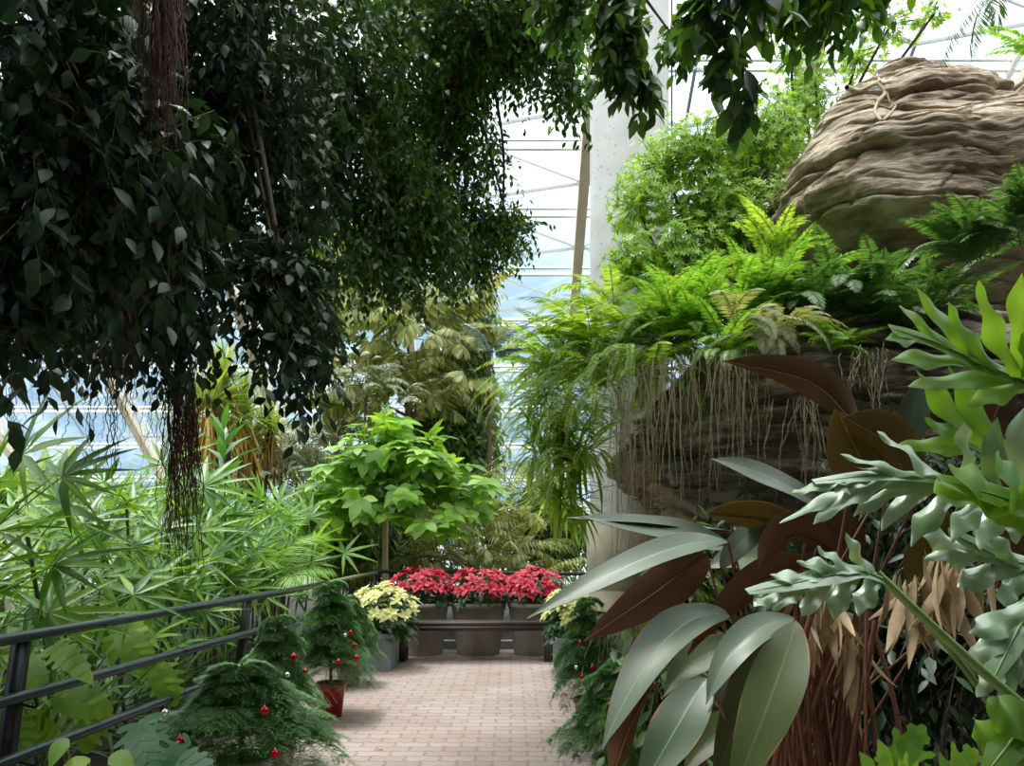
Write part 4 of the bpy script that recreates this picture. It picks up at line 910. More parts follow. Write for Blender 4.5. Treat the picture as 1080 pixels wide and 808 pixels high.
# azimuth 0 points away (+Y); pi points to the camera; +pi/2 points left
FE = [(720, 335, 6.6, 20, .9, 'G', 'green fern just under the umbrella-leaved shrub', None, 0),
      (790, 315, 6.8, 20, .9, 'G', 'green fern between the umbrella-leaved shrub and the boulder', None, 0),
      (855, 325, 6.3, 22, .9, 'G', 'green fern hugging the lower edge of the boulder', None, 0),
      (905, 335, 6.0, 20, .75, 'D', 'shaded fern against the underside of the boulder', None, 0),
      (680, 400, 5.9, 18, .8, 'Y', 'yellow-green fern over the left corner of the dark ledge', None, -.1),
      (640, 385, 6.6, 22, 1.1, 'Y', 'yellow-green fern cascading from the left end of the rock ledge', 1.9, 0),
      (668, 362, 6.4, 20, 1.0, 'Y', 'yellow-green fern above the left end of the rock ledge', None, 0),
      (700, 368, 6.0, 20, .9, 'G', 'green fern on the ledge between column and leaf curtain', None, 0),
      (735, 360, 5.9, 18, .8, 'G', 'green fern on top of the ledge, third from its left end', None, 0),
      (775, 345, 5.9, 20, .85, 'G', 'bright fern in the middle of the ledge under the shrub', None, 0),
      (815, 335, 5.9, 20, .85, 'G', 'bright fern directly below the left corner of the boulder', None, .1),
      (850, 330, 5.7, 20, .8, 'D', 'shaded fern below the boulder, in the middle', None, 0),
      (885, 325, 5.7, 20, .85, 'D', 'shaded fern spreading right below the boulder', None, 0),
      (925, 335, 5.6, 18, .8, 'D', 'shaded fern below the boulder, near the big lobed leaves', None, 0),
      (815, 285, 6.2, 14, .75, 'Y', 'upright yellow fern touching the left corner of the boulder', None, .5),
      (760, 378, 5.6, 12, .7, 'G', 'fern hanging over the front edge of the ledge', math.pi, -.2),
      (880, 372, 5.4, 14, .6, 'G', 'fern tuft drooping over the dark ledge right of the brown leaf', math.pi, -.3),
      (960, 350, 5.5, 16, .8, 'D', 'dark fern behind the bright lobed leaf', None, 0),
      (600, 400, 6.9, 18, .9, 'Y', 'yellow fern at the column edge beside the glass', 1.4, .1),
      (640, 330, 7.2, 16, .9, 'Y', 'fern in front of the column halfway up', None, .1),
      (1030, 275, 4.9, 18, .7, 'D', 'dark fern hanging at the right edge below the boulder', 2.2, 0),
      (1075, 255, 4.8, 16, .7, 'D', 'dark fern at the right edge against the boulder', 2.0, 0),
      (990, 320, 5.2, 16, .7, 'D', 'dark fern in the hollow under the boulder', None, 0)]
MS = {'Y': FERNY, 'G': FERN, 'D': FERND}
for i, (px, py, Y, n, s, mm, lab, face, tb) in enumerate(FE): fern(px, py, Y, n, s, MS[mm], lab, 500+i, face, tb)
for i, (px, py, lab) in enumerate([(790, 345, 'pale withered fern fronds on the ledge above the hanging roots'), (815, 352, 'pale withered fern fronds just left of the brown paddle leaf tip')]):
    fern(px, py, 5.25, 7, 1.0, FERNW, lab, 550+i, math.pi, -.1)
# long hanging sword fern at the ledge's left end
HANG = [mk_frond(90+i, 1.15, 60, .06, T_pinna, [M['fern_yel'], M['green_stem']], arch=1.35, elev=.75, ang=1.35, rad=.003, droop=.1, base=.05) for i in range(3)]
for i, (px, py, Y, lab) in enumerate([(600, 440, 7.0, 'long sword fern hanging behind the brown shields of the staghorn fern'), (632, 455, 6.9, 'sword fern hanging right down the front of the column'), (615, 490, 6.7, 'lowest sword fern hanging in front of the column'), (585, 410, 7.1, 'sword fern arching toward the glass above the staghorn fern'),
        (655, 395, 6.1, 'long sword fern trailing down the left face of the rock'), (640, 410, 6.5, 'trailing sword fern farther left, hanging past the column'), (615, 425, 6.8, 'trailing sword fern beside the staghorn fern'), (648, 440, 6.2, 'lowest trailing sword fern on the left side of the rock')]):
    rng = rs(560+i); c = at(px, py, Y); fr = [(rng.uniform(.9, 3.3), rng.uniform(-.5, .1), rng.uniform(.6, .95), int(rng.integers(3)), tuple(rng.normal(size=3)*[.12, .06, .05])) for _ in range(18)]
    feather_palm('sword_fern', tuple(c), fr, lab, 'fern', HANG, 'trailing sword ferns')
# staghorn fern / bromeliad clump
rng = rs(570)
t = thing('staghorn_fern', 'yellow-green staghorn fern with strap leaves and brown shields left of the column', 'fern', at(592, 460, 7.2))
for k, (px, py, n, L) in enumerate([(592, 455, 90, .5), (572, 480, 80, .42), (610, 480, 80, .5), (588, 515, 80, .5), (565, 445, 50, .36), (575, 425, 40, .4), (600, 535, 50, .45)]):
    c = at(px, py, 7.2); T = blade(.10, 6, .25, .55, peak=.55); u = nrm(rng.normal(size=(n, 3))+[0, -.3, .25]); g = G(); g.inst(T, frames(u, [0, 0, 1.]), np.tile(c, (n, 1))+rng.normal(size=(n, 3))*.06, L*rng.uniform(.6, 1.1, n)); g.build('leaf_tuft', M['fern_yel'], t)
g = G()
for px, py in ((592, 462), (602, 478), (588, 445)):
    c = at(px, py, 7.1); a = np.linspace(-1.5, 1.5, 9); g.lathe([(max(.002, .08*math.cos(v)), .10*math.sin(v)) for v in a], c, 14)
g.build('shield_frond', M['dry_brown'], t)

# umbrella shrub
def umbrella_shrub(label, blobs, base, seed, material='schef', leaf=.085, nl=7, n_per=1, tr=.03):
    rng = rs(seed); t = thing('umbrella_shrub', label, 'shrub', base); g = G(); gs = G(); b = np.array(base, float)
    for (px, py, Y, rx_, ry_, rY, n) in blobs:
        n = int(n*1.35); c = at(px, py, Y); u = nrm(rng.normal(size=(n, 3)))*rng.random((n, 1))**(1/1.9); P = c+u*np.array([pxm(rx_, Y), rY, pxm(ry_, Y)])
        d = nrm(u+np.array([-.1, -.1, .6])+rng.normal(size=(n, 3))*.35); compound(g, P, d, rng, blade(.36, 3, .2, .2), leaf, nl)
        gs.tubes(smooth_path([b, (b+c)/2+rng.normal(size=3)*.1, c], 12), np.linspace(tr, tr*.4, 12), 6)
        e = c+(P-c)*.35; gs.tubes(np.stack([e, (e+P)/2+[0, 0, -.02], P], 1)[::2], [.006, .0035, .002], 3, 1)
    gs.build('branches', [M['twig'], M['green_stem']], t); g.build('foliage', M[material], t); return t
umbrella_shrub('light green umbrella-leaved shrub between the column and the boulder', [(740, 160, 7.6, 60, 34, .7, 330), (672, 215, 7.5, 34, 30, .6, 170), (700, 175, 7.6, 50, 26, .6, 200), (795, 150, 7.8, 50, 40, .7, 330), (715, 275, 7.4, 62, 36, .6, 380), (665, 275, 7.3, 34, 26, .5, 160), (780, 225, 7.6, 60, 45, .6, 380), (735, 220, 7.6, 50, 40, .6, 260), (825, 135, 8., 30, 50, .5, 220)], tuple(at(755, 345, 7.4)), 601, leaf=.062)
umbrella_shrub('leggy small-leaved shrub rising beside the left shoulder of the boulder', [(860, 85, 7.9, 30, 40, .5, 110), (835, 60, 7.9, 28, 36, .5, 90), (940, 25, 7.4, 50, 20, .4, 70), (905, 60, 7.8, 30, 22, .4, 70), (985, 15, 7.3, 30, 10, .3, 30), (850, 115, 8., 25, 30, .4, 80)], tuple(at(862, 200, 8.6)), 602, leaf=.055)
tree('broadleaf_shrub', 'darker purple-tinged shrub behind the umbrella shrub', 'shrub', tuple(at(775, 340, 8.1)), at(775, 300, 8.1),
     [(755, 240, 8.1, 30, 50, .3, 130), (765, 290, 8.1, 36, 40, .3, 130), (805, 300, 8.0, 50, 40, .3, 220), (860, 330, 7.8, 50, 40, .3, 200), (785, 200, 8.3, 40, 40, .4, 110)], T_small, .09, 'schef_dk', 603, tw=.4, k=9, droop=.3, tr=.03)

# hanging roots over the ledge
def roots(label, spec, material, seed, r=.004, name='hanging_roots', n=40, dx=.12, wob=.02, parent=None, thin=1.0):
    rng = rs(seed); g = G()
    for (px, py0, py1, Y, cnt) in spec:
        for _ in range(cnt):
            a = at(px+rng.normal()*dx*75, py0+rng.normal()*4, Y+rng.normal()*.1); L = pxm(py1-py0, Y)*rng.uniform(.3, 1.05); k = 14; s = np.linspace(0, 1, k)
            P = a+np.stack([np.cumsum(rng.normal(size=k))*wob*.3+rng.normal()*.05*s, np.cumsum(rng.normal(size=k))*wob*.3, -L*s], -1); g.tubes(P, r*rng.uniform(.6, 1.3)*np.linspace(1, .6, k), 4)
    if parent is not None: return g.build(name, material, parent)
    return tag(g.build(name, material), label, 'roots', kind='stuff')
roots('curtain of thin straw-coloured roots hanging over the front of the dark ledge',
      [(668, 395, 550, 5.35, 14), (685, 385, 545, 5.2, 10), (700, 385, 540, 5.1, 10), (715, 375, 540, 5.0, 12), (735, 375, 535, 4.95, 8), (760, 375, 520, 4.95, 14), (778, 378, 520, 4.95, 12), (795, 372, 500, 4.95, 7), (845, 420, 530, 4.9, 9), (858, 420, 540, 4.9, 10),
       (905, 375, 440, 4.9, 12), (930, 370, 430, 4.9, 12), (655, 420, 620, 5.6, 18), (672, 450, 620, 5.5, 12), (645, 640, 760, 4.6, 12)], M['root_tan'], 701, r=.0032)
croot[0].build('crawling_root', M['root_tan'], None); o = bpy.data.objects['crawling_root']; tag(o, 'pale twisted root crawling over the top left of the huge boulder', 'root')

# ================================================================== RIGHT FOREGROUND: PADDLE LEAVES AND PHILODENDRON
def paddle(g, base, mid, tip, width, up, roll=.0, n=26, cols=6, fold=.25, wave=.04, th=.0018, m=0, m2=1, seed=0, power=.7):
    rng = rs(seed); base, mid, tip = [np.asarray(v, float) for v in (base, mid, tip)]
    ctrl = 2*mid-.5*(base+tip); V, UV = [], []; cs = np.linspace(-1, 1, 2*cols+1); NN = []
    for i in range(n+1):
        t = i/n; p = (1-t)**2*base+2*t*(1-t)*ctrl+t*t*tip; d = 2*(1-t)*(ctrl-base)+2*t*(tip-ctrl)
        a = roll*(t-.3); R = frames(d[None], up)[0]; x = R[:, 0]*math.cos(a)+R[:, 2]*math.sin(a); z = -R[:, 0]*math.sin(a)+R[:, 2]*math.cos(a)
        pr = math.sin(math.pi*min(1, t/.98))**power*(1-.15*t); hw = width/2*max(pr, .02)
        for c in cs:
            V.append(p+x*c*hw+z*(abs(c)**1.5*hw*fold+wave*hw*math.sin(9*t+seed+(2 if c > 0 else 0))*abs(c)*2)); NN.append(z); UV.append([c, t])
    k = len(cs); Q = np.array([[i*k+j, i*k+j+1, (i+1)*k+j+1, (i+1)*k+j] for i in range(n) for j in range(k-1)])
    V = np.array(V); g.add(V, Q, m, np.array(UV)); g.add(V-np.array(NN)*th, Q[:, ::-1], m2, np.array(UV))
    g.tubes(smooth_path([base, ctrl*.5+.25*(base+tip), tip], 14)-np.array(NN[::len(cs)])[:1]*.004, np.linspace(.006, .002, 14), 6, m2)

RB = np.array([.95, 2.6, 0.])
t = thing('paddle_plant', 'paddle-leaved plant with grey-green leaves and maroon undersides right of the path', 'plant', (1.05, 2.75, 0))
PL = [ # base(px,py,Y), mid, tip, width, up, roll, fold, under, seed
 ((905, 455, 2.7), (860, 402, 2.7), (762, 381, 2.7), .13, (-.25, .9, .35), .2, .3, 'u', 1),
 ((770, 560, 2.7), (690, 552, 2.6), (598, 546, 2.5), .105, (0, -.25, 1), .2, .15, 'u', 2),
 ((775, 578, 2.6), (700, 560, 2.55), (612, 545, 2.5), .14, (.1, -.7, .7), -.3, .2, 'u', 22),
 ((768, 572, 2.5), (690, 585, 2.4), (556, 652, 2.3), .125, (-.1, -.6, .8), .25, .15, 'u', 3),
 ((745, 585, 2.55), (700, 620, 2.6), (616, 676, 2.65), .17, (.5, .8, .25), 0, .2, 'u', 4),
 ((872, 540, 2.6), (815, 505, 2.6), (750, 484, 2.6), .115, (0, -.7, .7), .2, .15, 'u', 5),
 ((850, 560, 2.5), (790, 545, 2.45), (745, 542, 2.4), .13, (-.1, .7, .7), .3, .3, 'o', 6),
 ((760, 600, 2.55), (790, 565, 2.5), (830, 545, 2.5), .10, (0, -.75, .65), 0, .15, 'u', 7),
 ((770, 650, 2.4), (705, 672, 2.3), (635, 790, 2.1), .165, (-.55, -.65, .5), .3, .2, 'u', 8),
 ((838, 652, 2.3), (785, 675, 2.2), (745, 742, 2.1), .11, (-.3, -.75, .55), .0, .25, 'u', 9),
 ((840, 655, 2.25), (815, 730, 2.1), (768, 850, 1.95), .165, (-.25, -.95, .2), .1, .15, 'o', 10),
 ((820, 665, 2.4), (790, 730, 2.35), (752, 830, 2.3), .15, (-.2, -.95, .2), .0, .15, 'u', 11),
 ((745, 715, 2.2), (715, 765, 2.1), (672, 840, 2.0), .15, (-.4, -.85, .3), .2, .2, 'u', 12),
 ((955, 480, 2.8), (962, 440, 2.8), (966, 402, 2.8), .125, (-.1, -1, .1), 0, .15, 'u', 13),
 ((935, 520, 2.6), (905, 480, 2.6), (880, 432, 2.55), .20, (-.2, .95, .1), .3, .3, 'o', 14),
 ((965, 530, 2.6), (940, 470, 2.6), (888, 440, 2.5), .19, (.1, .9, .3), .3, .35, 'o', 15),
 ((860, 600, 2.6), (800, 610, 2.5), (725, 690, 2.4), .12, (.3, .8, .3), .2, .2, 'u', 16),
 ((880, 585, 2.5), (835, 560, 2.4), (800, 600, 2.4), .13, (.3, .8, .4), .0, .3, 'u', 17),
 ((800, 690, 2.6), (745, 690, 2.6), (700, 735, 2.5), .14, (-.2, -.7, .6), .0, .2, 'u', 18),
 ((850, 620, 2.9), (800, 590, 2.9), (745, 600, 2.9), .18, (-.1, -.7, .7), .0, .2, 'u', 19),
 ((900, 600, 2.9), (880, 560, 2.9), (840, 530, 2.9), .2, (.2, .8, .3), .0, .2, 'u', 20),
 ((1000, 640, 2.6), (985, 590, 2.6), (1000, 540, 2.5), .2, (.1, .9, .2), .0, .2, 'o', 21),
 ((1050, 620, 2.5), (1070, 560, 2.5), (1060, 500, 2.5), .22, (.1, .9, .2), .0, .2, 'u', 23),
 ((1040, 480, 3.0), (1050, 430, 3.0), (1080, 400, 3.0), .2, (.1, .9, .2), .0, .2, 'u', 24),
 ((800, 760, 2.6), (760, 770, 2.6), (720, 820, 2.5), .13, (-.2, -.7, .6), .0, .2, 'u', 25),
 ((690, 720, 2.6), (665, 760, 2.5), (645, 820, 2.4), .13, (.2, .7, .6), .0, .2, 'u', 26),
]
for (b, mm, e, wd, up, roll, fold, un, sd_) in PL:
    g = G(); paddle(g, at(*b), at(*mm), at(*e), wd, up, roll, fold=fold, seed=sd_)
    rr = rs(sd_+900); stalk(g, RB+rr.normal(size=3)*[.12, .12, 0]+[0, .15, 0], at(*b), .006, .05, 2, side=rr.normal(size=3)*.04)
    g.build('leaf', [M['cal_dark' if sd_ in (10, 11, 18, 19, 25) else 'cal_top'], M['cal_under'] if un == 'u' else M['cal_olive'], M['dry_brown']], t)
# dead stalks and sheaths
rng = rs(801); g = G()
for i in range(70):
    b = np.array([1.0+rng.normal()*.13, 2.35+rng.normal()*.15, .0]); e = at(rng.uniform(820, 925), rng.uniform(620, 700), 2.45+rng.normal()*.1)
    if i % 3 == 0: b = np.array([rng.uniform(.8, 1.25), 2.45, .1])
    s = np.linspace(0, 1, 10)[:, None]; P = e*(1-s)+b*s+rng.normal(size=3)*.05*4*s*(1-s); g.tubes(P, rng.uniform(.003, .009)*np.ones(10), 5)
g.build('dead_stalks', M['dry_brown'], t)
g = G(); 
for (px, py, n, w_) in ((1000, 600, 34, .08), (868, 640, 26, .07), (960, 625, 14, .05), (905, 690, 16, .06)):
    c = at(px, py, 2.3); T = blade(.16, 5, .5, .2, peak=.5)
    u = nrm(np.stack([rng.normal(size=n)*.28, rng.normal(size=n)*.25, -np.ones(n)], -1)); g.inst(T, frames(u, rng.normal(size=(n, 3))), np.tile(c, (n, 1))+rng.normal(size=(n, 3))*w_*.5+[0, 0, .05], rng.uniform(.12, .3, n))
g.build('dry_sheaths', M['dry_tan'], t)

t = thing('philodendron', 'big philodendron with deeply lobed glossy leaves at the right edge', 'plant', (1.75, 2.3, 0))
PR = np.array([1.75, 2.35, 0.])
def finger_leaf(g, mid, fingers, up, w, wav=.5, seed=0, m=0, corew=.5):
    """mid: points of the midrib (px,py,Y), base first; fingers: (t along midrib, px, py, Y, width factor)"""
    rng = rs(seed); MP = smooth_path([at(*p) for p in mid], 24)
    def strip(P, hw, ph, ruff):
        n = len(P); T = np.gradient(P, axis=0); R = frames(T, up); V, UV = [], []
        for i in range(n):
            for c in (-1, -.5, 0, .5, 1):
                z = ruff*hw[i]*(math.sin(i*.62+ph+c*1.3)*abs(c)*.8-.5*c*c)
                V.append(P[i]+R[i][:, 0]*c*hw[i]+R[i][:, 2]*z); UV.append([c, i/n])
        Q = [[i*5+k, i*5+k+1, (i+1)*5+k+1, (i+1)*5+k] for i in range(n-1) for k in range(4)]; g.add(V, Q, m, np.array(UV))
    cw = w*corew*(.3+.7*np.sin(np.linspace(.12, 1, 24)*math.pi*.98)); strip(MP, cw, 0, wav*.3)
    g.tubes(MP-np.array([0, 0, .002]), np.linspace(.006, .002, 24), 6, 1)
    for (t, px, py, Y, f) in fingers:
        k = min(22, int(t*23)); a = MP[k]; tg = nrm(MP[min(k+1, 23)]-MP[max(k-1, 0)]); b = at(px, py, Y); L = np.linalg.norm(b-a)
        c = a+(b-a)*.5+tg*L*.16+rng.normal(size=3)*L*.03; n = 22; q = np.linspace(0, 1, n)[:, None]
        P = (1-q)**2*a+2*q*(1-q)*c+q*q*b; q = q[:, 0]
        prof = (.62+.38*np.sin(q*math.pi*.9))*np.clip(1-np.clip((q-.45)/.55, 0, 1)**1.8, 0.02, 1)**.8*(1+.20*np.sin(q*11+rng.random()*6)*(q > .2))
        strip(P, w*f*.5*prof, rng.random()*6, wav)
UPF = (-.1, -.85, .5)
FL = [
 ([(1092, 408, 1.8), (1040, 385, 1.78), (985, 360, 1.72), (938, 345, 1.65)], [(.02, 1078, 288, 1.75, 1.1), (.10, 1032, 296, 1.72, 1.1), (.25, 1000, 318, 1.7, 1.0), (.30, 966, 303, 1.68, 1.1), (.55, 948, 322, 1.66, .8), (.35, 940, 380, 1.66, .95), (.15, 958, 408, 1.68, .9), (.05, 1020, 430, 1.75, 1.0), (.75, 934, 358, 1.64, .7), (0, 1105, 330, 1.75, 1.3)], UPF, .058, .25, 'phil_lit', 1),
 ([(1075, 500, 1.95), (1050, 485, 1.93), (1020, 470, 1.9)], [(.3, 966, 390, 1.9, 1.2), (.1, 1000, 386, 1.92, 1.2), (.9, 945, 470, 1.88, .9), (.8, 975, 440, 1.88, .9)], UPF, .058, .25, 'phil_lit', 2),
 ([(1090, 535, 1.75), (1040, 520, 1.72), (985, 503, 1.65), (920, 500, 1.6), (858, 508, 1.58)],
  [(.45, 925, 455, 1.6, 1.2), (.55, 886, 479, 1.6, .7), (.5, 903, 493, 1.6, .7), (.7, 858, 553, 1.55, .8), (.6, 822, 552, 1.55, .8), (.8, 880, 520, 1.57, .7), (.35, 961, 577, 1.62, 1.0), (.25, 1003, 574, 1.65, 1.0), (.15, 1034, 580, 1.68, 1.1), (.05, 1072, 574, 1.7, 1.1), (.3, 1017, 445, 1.66, 1.1), (.15, 1052, 440, 1.7, 1.2), (.05, 1085, 425, 1.72, 1.2), (.5, 930, 560, 1.6, .9), (.55, 900, 545, 1.6, .8), (.9, 835, 520, 1.56, .6)], (-.1, -.65, .8), .052, .42, 'phil', 3),
 ([(935, 612, 1.8), (905, 600, 1.75), (850, 612, 1.68), (788, 624, 1.62)], [(.3, 840, 592, 1.7, .9), (.5, 812, 606, 1.66, .8), (.1, 892, 562, 1.74, 1.0), (.2, 862, 576, 1.7, .9), (.3, 880, 655, 1.68, .9), (.45, 846, 650, 1.65, .9), (.65, 815, 645, 1.62, .8), (.8, 795, 640, 1.6, .7), (.1, 905, 650, 1.72, .9)], (-.1, -.7, .7), .054, .42, 'phil', 5),
 ([(1110, 545, 1.6), (1060, 525, 1.58), (990, 505, 1.55)], [(.2, 1000, 490, 1.56, 1.6), (.1, 1050, 478, 1.56, 1.8), (.05, 1095, 482, 1.56, 1.8), (.5, 985, 520, 1.55, 1.2), (.2, 1050, 552, 1.57, 1.2)], (.1, -.7, .7), .085, .15, 'phil_lit', 6),
 ([(1100, 620, 1.9), (1075, 660, 1.85), (1045, 720, 1.75)], [(.2, 1022, 668, 1.8, 1.1), (.4, 1020, 700, 1.78, 1.0), (.3, 1075, 720, 1.8, 1.1), (.6, 1060, 745, 1.75, .9), (.1, 1100, 700, 1.85, 1.2), (.7, 1030, 735, 1.75, .8)], UPF, .062, .4, 'phil', 7),
 ([(1110, 745, 1.6), (1075, 770, 1.58), (1040, 815, 1.5)], [(.2, 1040, 745, 1.55, 1.3), (.4, 1025, 778, 1.55, 1.2), (.5, 1075, 830, 1.5, 1.2), (.2, 1100, 820, 1.55, 1.3)], UPF, .075, .3, 'phil_lit', 9),
 ([(1110, 600, 2.1), (1060, 590, 2.1), (1000, 560, 2.05)], [(.3, 1010, 620, 2.05, 1.1), (.5, 975, 590, 2.05, 1.0), (.2, 1060, 640, 2.05, 1.1), (.6, 960, 555, 2.05, .9), (.3, 1030, 540, 2.05, 1.0)], UPF, .065, .5, 'phil', 10)]
for (mid, fg, up, w_, wv, mt, sd_) in FL:
    g = G(); finger_leaf(g, mid, fg, up, w_, wv, sd_); stalk(g, PR+rs(sd_).normal(size=3)*[.05, .05, 0], at(*mid[0]), .011, .06, 1, side=(.12, 0, 0)); g.build('leaf', [M[mt], M['green_stem']], t)
g = G(); stalk(g, at(1110, 770, 1.7), at(925, 604, 1.8), .013, -.01, 0); g.build('petiole', M['green_stem'], t)
t = thing('young_philodendron', 'small light green lobed leaves low at the bottom right corner', 'plant', (.78, 1.62, 0))
for (b, e, wd, sd_) in [((925, 830, 1.6), (975, 765, 1.6), .16, 1), ((960, 830, 1.5), (925, 792, 1.5), .12, 2), ((990, 835, 1.6), (1030, 790, 1.6), .14, 3)]:
    g = G(); lobed_leaf(g, at(*b), at(*e), wd, (-.1, -.9, .4), 4, .05, core=.35, lobew=.7, sweep=.7, seed=sd_, blunt=.5); stalk(g, (.8, 1.66, 0), at(*b), .006, .03, 1); g.build('leaf', [M['fern'], M['green_stem']], t)

# leafy fill on the right bank, deep shade put into its dark leaf colour
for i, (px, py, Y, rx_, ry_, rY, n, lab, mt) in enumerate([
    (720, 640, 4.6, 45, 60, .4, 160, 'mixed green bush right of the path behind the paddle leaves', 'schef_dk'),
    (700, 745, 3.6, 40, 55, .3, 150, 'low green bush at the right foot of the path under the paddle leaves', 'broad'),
    (780, 620, 4.9, 60, 70, .4, 150, 'dark bush against the rock foot behind the paddle leaves', 'fig_shaded'),
    (880, 700, 4.0, 90, 80, .5, 180, 'dark bush behind the dead stalks', 'fig_shaded'),
    (1010, 680, 3.6, 90, 90, .5, 170, 'dark bush behind the philodendron', 'fig_shaded'),
    (980, 540, 4.2, 110, 60, .4, 150, 'dark bush below the ledge behind the philodendron', 'fig_shaded')]):
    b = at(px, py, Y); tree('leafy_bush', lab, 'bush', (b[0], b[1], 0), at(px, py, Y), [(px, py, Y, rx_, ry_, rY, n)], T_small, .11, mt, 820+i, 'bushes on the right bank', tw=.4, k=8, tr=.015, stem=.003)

# ================================================================== DARK FIG CANOPY, UPPER LEFT
t = thing('fig_tree', 'huge dark weeping fig whose canopy fills the upper left', 'tree', (-4.6, 5.4, 0))
trunkP = smooth_path([(-4.6, 5.4, 0), (-4.5, 5.3, 2.2), (-4.1, 5.0, 4.6), (-3.4, 4.6, 6.2)], 30)
g = G(); g.tubes(trunkP, np.linspace(.28, .17, 30), 14); g.build('trunk', M['bark'], t)
CAN = [('fig_shaded', .095, 9, [(60, 60, 3.0, 110, 130, .5, 330), (130, 190, 3.1, 110, 110, .5, 300), (40, 260, 2.9, 70, 70, .4, 190), (0, 340, 2.8, 36, 50, .3, 70)], 'near left bough', 901),
       ('fig_shaded', .075, 10, [(240, 60, 3.9, 120, 110, .6, 520), (230, 200, 4.1, 120, 110, .6, 600), (120, 330, 3.8, 75, 52, .4, 230), (190, 350, 3.9, 40, 22, .3, 70), (300, 320, 3.7, 36, 50, .3, 190), (315, 385, 3.5, 20, 30, .2, 60), (60, 330, 4.2, 50, 45, .4, 140), (100, 250, 4.6, 110, 90, .6, 480)], 'middle bough', 902),
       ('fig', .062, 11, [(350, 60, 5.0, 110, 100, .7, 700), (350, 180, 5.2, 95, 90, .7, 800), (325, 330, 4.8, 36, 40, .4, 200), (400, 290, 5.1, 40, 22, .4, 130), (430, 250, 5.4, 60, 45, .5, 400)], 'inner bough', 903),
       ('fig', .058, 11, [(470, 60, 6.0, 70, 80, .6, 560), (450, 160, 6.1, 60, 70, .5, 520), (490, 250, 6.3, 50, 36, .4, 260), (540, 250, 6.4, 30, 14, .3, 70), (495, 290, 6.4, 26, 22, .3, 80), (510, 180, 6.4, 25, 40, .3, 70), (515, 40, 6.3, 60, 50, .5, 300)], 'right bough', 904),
       ('fig_lit', .058, 11, [(505, 55, 5.6, 55, 45, .4, 200), (440, 220, 5.6, 50, 60, .4, 200), (530, 245, 6.2, 26, 12, .2, 50), (480, 130, 5.9, 30, 60, .3, 110), (590, 85, 6.5, 24, 36, .3, 70), (600, 40, 6.4, 30, 36, .3, 120)], 'lit outer bough', 905),
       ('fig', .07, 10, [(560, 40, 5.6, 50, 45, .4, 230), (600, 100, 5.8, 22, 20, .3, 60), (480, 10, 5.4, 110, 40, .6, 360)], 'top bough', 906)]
for (mt, leaf, k, blobs, lab, sd_) in CAN:
    rng = rs(sd_); g = G(); s0 = trunkP[rng.integers(20, 29)]
    c0 = at(*blobs[0][:3])+[0, 0, .3]
    g.tubes(smooth_path([s0, (s0+c0)/2+[0, 0, .5], c0+[0, .2, .1]], 20), np.linspace(.05, .025, 20), 8)
    for b in blobs: c = at(*b[:3]); g.tubes(smooth_path([c0, (c0+c)/2+rng.normal(size=3)*.08+[0, 0, .1], c], 14), np.linspace(.018, .007, 14), 6)
    br = g.build('bough', M['bark'], t)
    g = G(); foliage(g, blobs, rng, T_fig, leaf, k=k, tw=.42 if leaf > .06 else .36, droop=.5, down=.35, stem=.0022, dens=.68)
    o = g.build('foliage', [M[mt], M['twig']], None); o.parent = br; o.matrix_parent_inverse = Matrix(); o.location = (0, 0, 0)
    # bough sits at -parent.location in the tree's frame, so its own frame is world metres
def aerial(px, py0, py1, Y, n, dxm, r, material, seed, wob=.012, part='aerial_roots'):
    rng = rs(seed); g = G()
    for i in range(n):
        a = at(px, py0, Y)+rng.normal(size=3)*[dxm, dxm, .05]; L = pxm(py1-py0, Y)*(rng.uniform(.45, 1.0)); k = 26; s = np.linspace(0, 1, k)
        P = a+np.stack([np.cumsum(rng.normal(size=k))*wob*.5-rng.normal()*dxm*.5*s, np.cumsum(rng.normal(size=k))*wob*.5, -L*s], -1); g.tubes(P, r*rng.uniform(.5, 1.4)*np.linspace(1.1, .5, k), 4)
    g.build(part, material, t)
aerial(172, -40, 150, 2.75, 110, .032, .0028, M['root_red'], 950, .006)
aerial(133, 270, 425, 3.4, 70, .022, .0024, M['root_red'], 951, .008)
aerial(122, 380, 520, 3.6, 14, .05, .0026, M['root_dark'], 952, .014)
aerial(90, 400, 510, 3.8, 10, .07, .0026, M['root_dark'], 953, .014)
aerial(25, 380, 480, 3.6, 9, .05, .0018, M['root_dark'], 954, .012)
aerial(192, 390, 600, 4.2, 80, .045, .0034, M['root_red'], 955, .014)
aerial(155, 390, 490, 4.0, 8, .06, .0024, M['root_dark'], 956, .014)

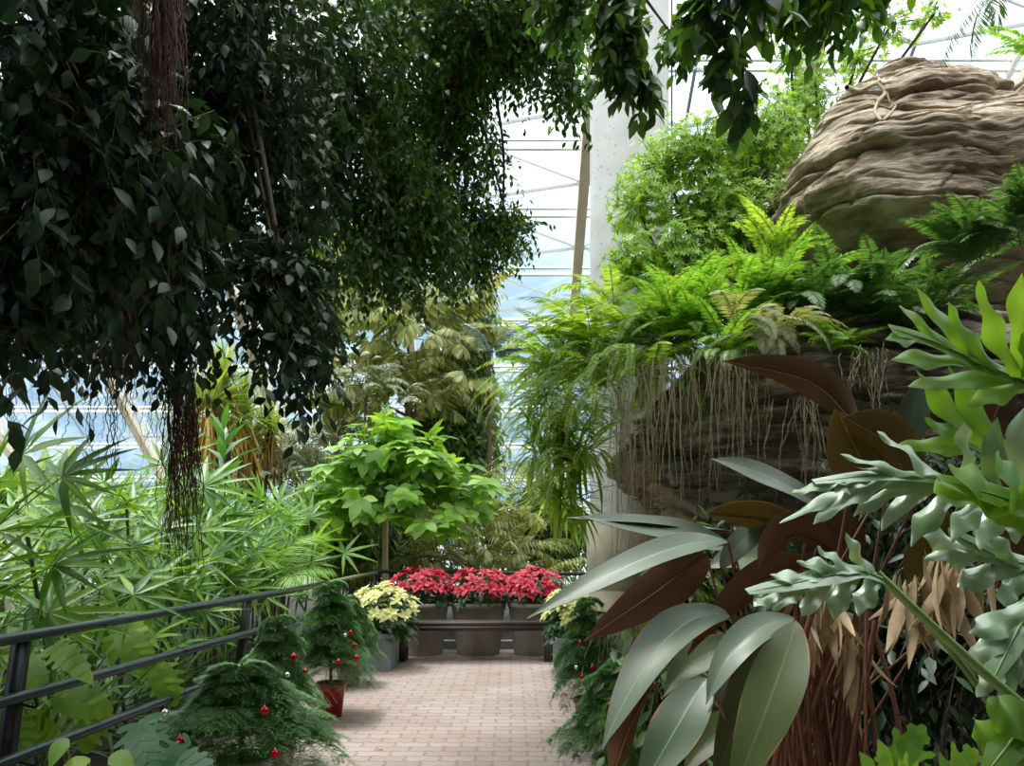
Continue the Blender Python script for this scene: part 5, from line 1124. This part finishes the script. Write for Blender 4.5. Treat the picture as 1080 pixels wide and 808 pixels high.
# overhanging branches, top centre and right
def overbranch(label, blobs, leaf, mt, base, seed, T=T_fig, k=8, tw=.35, droop=.6):
    rng = rs(seed); t = thing('overhanging_branch', label, 'branch', base, None); b = np.array(base, float)
    g = G()
    for bl in blobs: c = at(*bl[:3]); g.tubes(smooth_path([b, (b+c)/2+rng.normal(size=3)*.04, c], 16), np.linspace(.014, .005, 16), 6)
    g.build('twigs', M['twig'], t)
    g = G(); foliage(g, blobs, rng, T, leaf, k=k, tw=tw, droop=droop, down=.6, stem=.002); g.build('foliage', [M[mt], M['twig']], t)
overbranch('leafy branch hanging in front of the top of the column', [(645, 15, 4.0, 26, 26, .2, 60), (655, 60, 4.0, 18, 30, .15, 46), (680, 95, 4.0, 9, 16, .08, 10), (715, 45, 5.2, 16, 10, .15, 24), (600, 0, 4.2, 40, 16, .2, 40)], .095, 'broad', tuple(at(640, -60, 4.2)), 971, tw=.22)
overbranch('branch of big dark leaves dangling at top right of the column', [(750, 10, 3.0, 20, 22, .1, 14), (765, 60, 3.0, 6, 24, .06, 6), (785, 105, 3.0, 6, 18, .05, 5), (800, 0, 3.0, 30, 12, .1, 10)], .12, 'broad', tuple(at(760, -60, 3.1)), 972, k=6, tw=.2)
overbranch('branch of dark leaves with bright gaps above the boulder', [(870, 8, 3.6, 46, 16, .2, 55), (830, 0, 3.8, 26, 14, .2, 24), (925, 5, 3.8, 18, 8, .2, 14), (870, -40, 3.6, 100, 20, .3, 50)], .085, 'fig_lit', tuple(at(860, -80, 3.7)), 973, tw=.22)
c = at(1050, -15, 5.0)
feather_palm('feather_palm', tuple(c), [(1.4, -.9, .6, 0, (0, 0, 0)), (1.9, -1.1, .55, 1, (0, 0, 0)), (2.6, -1.0, .5, 2, (0, 0, 0))], 'tips of dark palm fronds hanging in at the top right corner', 'palm', [mk_frond(95, 1.0, 26, .34, T_fine, [M['fern_dk'], M['twig']], arch=.5, elev=.3, ang=.8, droop=.5, rad=.005, prof='palm')])
c = at(1110, 70, 4.5)
feather_palm('fern', tuple(c), [(1.5, 0, .7, 0, (0, 0, 0)), (1.8, -.2, .6, 1, (0, 0, 0)), (1.2, .1, .6, 2, (0, 0, 0))], 'bright fern frond poking in at the right edge over the small tan rock', 'fern', FERN)
